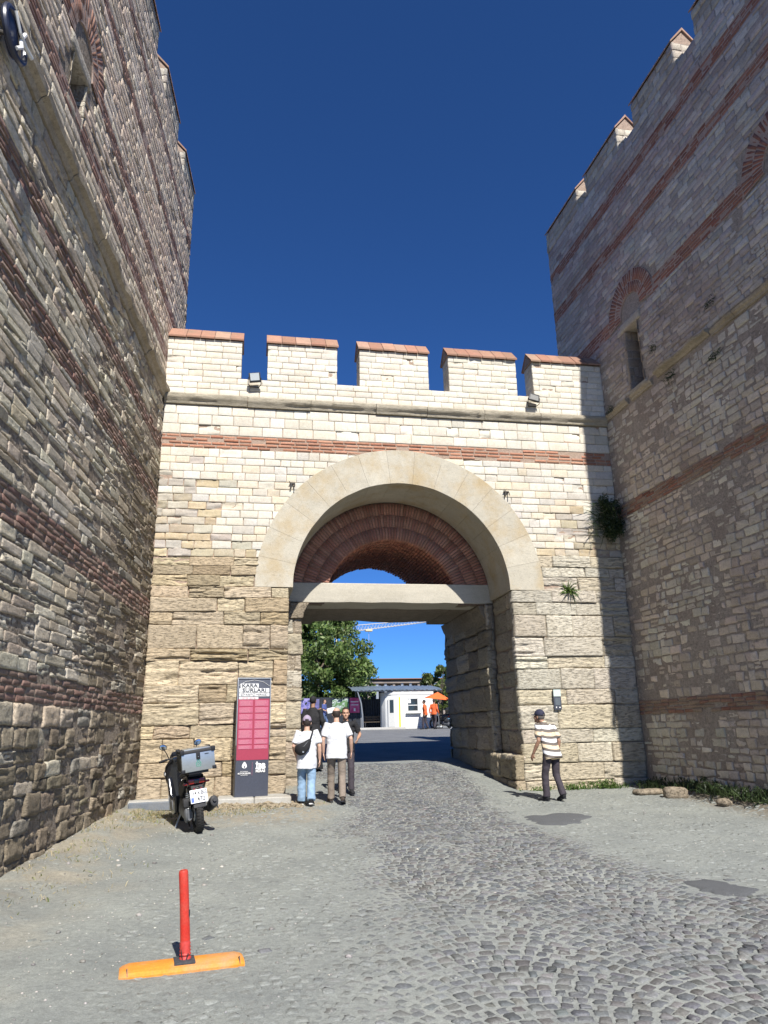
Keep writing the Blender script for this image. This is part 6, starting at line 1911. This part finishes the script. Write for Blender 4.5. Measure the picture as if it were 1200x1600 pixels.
dirv = FW - RW; hd_ = math.atan2(-dirv.x, dirv.y); sl_ = math.atan2(dirv.z, math.hypot(dirv.x, dirv.y))
sc = thing('scooter', 'black motor scooter with silver top box parked on its side stand by the wall', 'scooter', RW)
sc.rotation_mode = 'QUATERNION'
sc.rotation_quaternion = (Matrix.Rotation(hd_, 4, 'Z') @ Matrix.Rotation(sl_, 4, 'X') @ Matrix.Rotation(R(-7.5), 4, 'Y')).to_quaternion()
WB = dirv.length; RR, FR = .285, .295
for (y_, rr_, wd, nm) in ((0, RR, .066, 'rear'), (WB, FR, .055, 'front')):
    mb = MB(); mb.torus((0, y_, rr_), (1, 0, 0), rr_ - wd * .8, wd * .82, 48, 14, 1.0)
    tw = mb.build('wheel', m_tyre, sc)
    mb = MB()
    for k in range(40):
        a = 2 * math.pi * k / 40
        for s_ in (-1, 1): mb.box((s_ * wd * .4, y_ + math.cos(a + s_ * .04) * (rr_ - .006), rr_ + math.sin(a + s_ * .04) * (rr_ - .006)), (wd * .62, .022, .014), (a + math.pi / 2, 0, s_ * .5))
    mb.build('tread', m_tyre, tw, False)
    mb = MB(); mb.torus((0, y_, rr_), (1, 0, 0), rr_ - wd * 1.75, .02, 36, 8, 1.6).cyl((-.05, y_, rr_), (.05, y_, rr_), .05)
    for k in range(5):
        a = 2 * math.pi * k / 5; mb.tube([(0, y_ + math.cos(a) * .04, rr_ + math.sin(a) * .04), (0, y_ + math.cos(a) * (rr_ - wd * 1.8), rr_ + math.sin(a) * (rr_ - wd * 1.8))], [(.02, .016), (.016, .012)], 8)
    mb.build('rim', m_gp, tw)
    mb = MB(); mb.torus((.03 if y_ else -.055, y_, rr_), (1, 0, 0), .1, .008, 32, 6); mb.build('brake_disc', m_alu, tw)
# engine and transmission case on the near side, shock absorbers, exhaust
mb = MB(); mb.tube([(-.13, .52, .34), (-.135, .3, .31), (-.13, .06, .285), (-.125, -.06, .285)], [(.05, .12), (.055, .125), (.055, .12), (.045, .08)], 14).ball((-.165, .03, .285), (.035, .115, .115), 16).ball((-.165, .4, .33), (.035, .1, .1), 14); mb.build('engine_case', m_gp, sc)
mb = MB(); mb.box((-.15, .12, .46), (.11, .34, .13), bev=.03); mb.build('air_filter', m_mat, sc)
for s_ in (-1, 1):
    mb = MB(); mb.tube([(s_ * .125, -.03, .30), (s_ * .12, .06, .66)], .016, 8); so_ = mb.build('shock_absorber', m_chr, sc)
    mb = MB(); p, q = Vector((s_ * .125, -.02, .36)), Vector((s_ * .121, .04, .60)); pts = []
    for k in range(73):
        a = k / 8 * 2 * math.pi; pts.append(tuple(p.lerp(q, k / 72) + Vector((math.cos(a) * .03, math.sin(a) * .03, 0))))
    mb.tube(pts, .007, 5); mb.build('spring', m_alu, so_)
mb = MB(); mb.tube([(.13, .34, .26), (.18, .2, .30), (.195, .08, .34)], .028, 10).tube([(.20, .10, .31), (.205, -.02, .36), (.215, -.2, .43), (.218, -.27, .455), (.218, -.285, .46)], [(.045, .06), (.06, .08), (.066, .088), (.062, .082), (.045, .06)], 16, up=(0, 0, 1)); ex = mb.build('exhaust', m_mat, sc)
mb = MB(); mb.tube([(.218, -.27, .465), (.22, -.315, .478)], .03, 12); mb.build('tip', m_let, ex)
mb = MB(); mb.box((.285, -.08, .40), (.012, .2, .09), (R(22), 0, 0), bev=.004); mb.build('heat_shield', m_gp, ex)
# tail: mudguard, lamp cluster, plate
mb = MB(); mb.prism([(-.10, .80), (-.02, .86), (.42, .80), (.75, .62), (.78, .50), (.42, .48), (.2, .60), (-.08, .70)], -.135, .135, axes=((0, 1, 0), (0, 0, 1), (1, 0, 0)), bev=.045); mb.build('tail_fairing', m_gl, sc, True, 50)
for s_ in (-1, 1):
    mb = MB(); mb.prism([(-.05, .74), (.05, .80), (.40, .74), (.62, .55), (.40, .50), (.12, .62)], 0, .035, axes=((0, 1, 0), (0, 0, 1), (s_, 0, 0)), o=(s_ * .135, 0, 0), bev=.014); mb.build('side_panel', m_mat if s_ < 0 else m_gl, sc, True, 50)
mb = MB(); mb.box((0, -.11, .765), (.25, .05, .075), bev=.018); tl = mb.build('tail_light', m_lampred, sc)
mb = MB(); mb.box((0, -.13, .765), (.08, .03, .06), bev=.01); mb.build('housing', m_gl, tl)
for s_ in (-1, 1): MB().box((s_ * .165, -.09, .74), (.07, .05, .035), (0, 0, s_ * R(14)), bev=.012).build('indicator', m_lampred, sc)
mb = MB(); mb.prism([(-.09, .72), (-.19, .62), (-.27, .40), (-.24, .39), (-.12, .56), (.0, .66)], -.09, .09, axes=((0, 1, 0), (0, 0, 1), (1, 0, 0)), bev=.01); mb.build('rear_mudguard', m_mat, sc, True, 40)
mb = MB(); mb.tube([(-.035, -.195, .676), (0, -.215, .682), (.035, -.195, .676)], [(.016, .014)] * 3, 8); mb.build('plate_lamp', m_chr, sc)
MB().box((0, -.175, .655), (.13, .02, .035), bev=.008).build('reflector', m_lampred, sc)
PA = R(-20); pc = Vector((0, -.235, .56))
PM = Matrix.Translation(pc) @ Matrix.Rotation(PA, 4, 'X')
mb = MB(); mb.box((0, 0, 0), (.255, .006, .195), bev=.004); pl_ = link('licence_plate', mb.data('licence_plate', True, 40, PM), m_plate, sc)
def on_plate(body, x, z, size, xs):
    me = text_mesh(body, size, 'CENTER', .0022, .0008, xs); me.transform(PM @ Matrix.Translation((x, -.0042, z)) @ Matrix.Rotation(R(90), 4, 'X')); link('lettering', me, m_let, pl_)
on_plate('34 KBG', .012, .043, .085, .80); on_plate('472', .030, -.046, .092, .86)
mb = MB(); mb.box((-.098, -.0042, -.05), (.042, .003, .07)); link('blue_strip', mb.data('blue_strip', False, 40, PM), m_pblue, pl_)
# seat, floor, leg shield, front fairing, screen, bars
mb = MB(); mb.tube([(0, -.06, .845), (0, .12, .865), (0, .38, .835), (0, .55, .80), (0, .70, .79), (0, .78, .77)], [(.10, .03), (.135, .05), (.14, .055), (.135, .05), (.115, .045), (.06, .03)], 16, up=(0, 0, 1)); mb.build('seat', m_mat, sc)
mb = MB(); mb.prism([(.70, .50), (.70, .32), (1.10, .27), (1.16, .40)], -.20, .20, axes=((0, 1, 0), (0, 0, 1), (1, 0, 0)), bev=.03); mb.build('floor_board', m_mat, sc)
for s_ in (-1, 1):
    mb = MB(); mb.prism([(.55, .52), (.60, .26), (.82, .20), (1.12, .24), (1.22, .50), (1.20, .80), (1.12, .74), (1.0, .46), (.8, .44)], 0, .07, axes=((0, 1, 0), (0, 0, 1), (s_, 0, 0)), o=(s_ * .17, 0, 0), bev=.025); lw_ = mb.build('lower_cowl', m_gl, sc, True, 50)
    mb = MB(); mb.box((s_ * .245, .84, .34), (.012, .24, .14), (R(-10), 0, 0), bev=.004); mb.build('vent', m_gp, lw_)
mb = MB(); rings = []
for z_, wx, y0, y1 in ((.42, .17, 1.10, 1.34), (.60, .23, 1.12, 1.44), (.78, .27, 1.11, 1.47), (.92, .25, 1.10, 1.44), (1.02, .18, 1.10, 1.36)):
    rings.append([(wx * math.cos(a), (y0 + y1) / 2 + (y1 - y0) / 2 * math.sin(a) - abs(math.cos(a)) ** 3 * .05, z_) for a in [2 * math.pi * k / 20 for k in range(20)]])
mb.loft(rings); mb.build('front_fairing', m_gl, sc, True, 50)
for s_ in (-1, 1): MB().ball((s_ * .235, 1.26, .80), (.045, .08, .055), 12).build('indicator', plain('clear_lens', (.6, .6, .62), .15, coat=.4), sc)
mb = MB(); mb.ball((0, 1.45, .82), (.15, .05, .08), 14); mb.build('headlight', m_mir, sc)
mb = MB(); n_ = 10; t = bmesh.new(); g = []
for z_, w2, y_ in ((.98, .15, 1.40), (1.06, .16, 1.36), (1.13, .12, 1.32)):
    g.append([t.verts.new((w2 * math.sin(-1.2 + 2.4 * k / n_), y_ - .10 + .12 * math.cos(-1.2 + 2.4 * k / n_), z_)) for k in range(n_ + 1)])
for A, B in zip(g, g[1:]):
    for k in range(n_): t.faces.new((A[k], A[k + 1], B[k + 1], B[k]))
ws = MB()._add(t).build('windscreen', plain('smoked_screen', (.025, .028, .035), .08, coat=.3), sc); ws.modifiers.new('t', 'SOLIDIFY').thickness = .005
mb = MB(); mb.tube([(-.34, 1.0, 1.03), (-.22, 1.06, 1.045), (-.08, 1.10, 1.03), (.08, 1.10, 1.03), (.22, 1.06, 1.045), (.34, 1.0, 1.03)], .014, 8); hb = mb.build('handlebar', m_mat, sc)
for s_ in (-1, 1):
    mb = MB(); mb.tube([(s_ * .25, 1.045, 1.042), (s_ * .37, .985, 1.025)], .02, 10); mb.build('grip', m_let, hb)
    mb = MB(); mb.tube([(s_ * .24, 1.09, 1.05), (s_ * .36, 1.07, 1.03)], .007, 6); mb.build('brake_lever', m_alu, hb)
mb = MB(); mb.box((0, 1.10, 1.03), (.30, .16, .09), bev=.035); mb.build('instrument_cowl', m_gl, hb)
for s_ in (-1, 1):
    mb = MB(); mb.tube([(s_ * .20, 1.10, 1.05), (s_ * .235, 1.09, 1.14), (s_ * .27, 1.08, 1.20)], .008, 6); st_ = mb.build('mirror', m_let, sc)
    mb = MB(); mb.ball((s_ * .285, 1.085, 1.245), (.068, .022, .05), 14, (0, R(-18) * s_, R(-10) * s_)); mb.build('shell', m_let, st_)
    mb = MB(); mb.ball((s_ * .285, 1.068, 1.245), (.06, .010, .043), 14, (R(8), R(-18) * s_, R(-10) * s_)); mb.build('glass', m_mir if s_ > 0 else m_chr, st_)
# front fork, mudguard, stand
mb = MB()
for s_ in (-1, 1): mb.tube([(s_ * .085, WB, .295), (s_ * .085, WB - .16, .72)], .02, 8)
mb.build('fork', m_alu, sc)
mb = MB(); mb.tube([(0, WB + .20 * math.cos(a), FR + (FR + .045) * math.sin(a) * 1.0) for a in [R(20 + 14 * k) for k in range(10)]], [(.075, .018)] * 10, 10, up=(0, 0, 1)); mb.build('front_mudguard', m_gl, sc)
mb = MB(); mb.tube([(-.14, .62, .24), (-.24, .58, .06), (-.27, .57, -.035)], .014, 8).box((-.275, .57, -.035), (.06, .05, .012)); mb.build('side_stand', m_alu, sc)
mb = MB(); mb.tube([(-.10, .30, .2), (-.12, .05, .10), (-.13, .02, .09)], .014, 8).tube([(.10, .30, .2), (.12, .05, .10)], .014, 8); mb.build('centre_stand', m_let, sc)
mb = MB()
for s_ in (-1, 1): mb.tube([(s_ * .11, .30, .86), (s_ * .12, .0, .89), (s_ * .10, -.16, .90), (0, -.2, .90)], .012, 8)
mb.build('rack', m_let, sc)
# aluminium top box, standing on the rack as part of the scooter
BC = Vector((.02, -.10, 1.06))
bxo = MB().box(tuple(BC), (.50, .38, .27), bev=.012).build('top_box', m_alu, sc)
MB().box(tuple(BC + Vector((0, 0, .155))), (.515, .395, .045), bev=.014).build('lid', m_mat, bxo)
MB().box(tuple(BC + Vector((0, .0, .183))), (.40, .30, .02), bev=.008).build('lid_plate', m_alu, bxo)
for sx in (-1, 1):
    for sy in (-1, 1):
        for sz, nm in ((-1, 'corner_guard'), (1, 'corner_guard')):
            MB().box(tuple(BC + Vector((sx * .235, sy * .178, -.115 if sz < 0 else .16))), (.062, .058, .055 if sz < 0 else .075), bev=.012).build(nm, m_let, bxo)
MB().box(tuple(BC + Vector((-.252, .0, 0))), (.012, .33, .24), bev=.004).build('side_cover', m_olive, bxo)
MB().box(tuple(BC + Vector((0, -.198, .09))), (.06, .02, .11), bev=.008).build('latch', m_let, bxo)
MB().ball(tuple(BC + Vector((0, -.21, .075))), (.008, .004, .008), 8).build('keyhole', m_chr, bxo)
MB().box(tuple(BC + Vector((0, -.03, -.155))), (.30, .26, .045), bev=.01).build('mounting_plate', m_let, bxo)
mb = MB()
for pts_ in ([(-.035, -.05), (0, .03), (.035, -.05)], ):
    mb.tube([tuple(BC + Vector((x, -.1925, z - .02))) for x, z in [(0, .055), (-.035, -.005), (-.03, -.045), (.03, -.045), (.035, -.005), (0, .055)]], .004, 6)
    mb.tube([tuple(BC + Vector((x, -.1925, z - .02))) for x, z in [(0, .02), (-.016, -.015), (0, -.03), (.016, -.015), (0, .02)]], .003, 6)
mb.build('drop_logo', m_greenl, bxo)
MB().box(tuple(BC + Vector((.13, -.1915, .10))), (.06, .003, .012)).build('sticker', m_let, bxo, False)


# the same make of scooter again, a few pixels high, in the clutter beside the far parasol
def copy_tree(o, parent=None):
    c = o.copy(); C.objects.link(c); c.parent = parent
    for ch in list(o.children): copy_tree(ch, c)
    return c


sc2 = copy_tree(sc)
sc2.location = (12.35, 29.6, float(gz(29.6)))
sc2.rotation_quaternion = (Matrix.Rotation(R(35), 4, 'Z') @ Matrix.Rotation(R(-7), 4, 'Y')).to_quaternion()
sc2['label'] = 'black scooter standing beside the orange parasol and the metal poles far beyond the gate'
sc['group'] = sc2['group'] = 'parked black scooters'
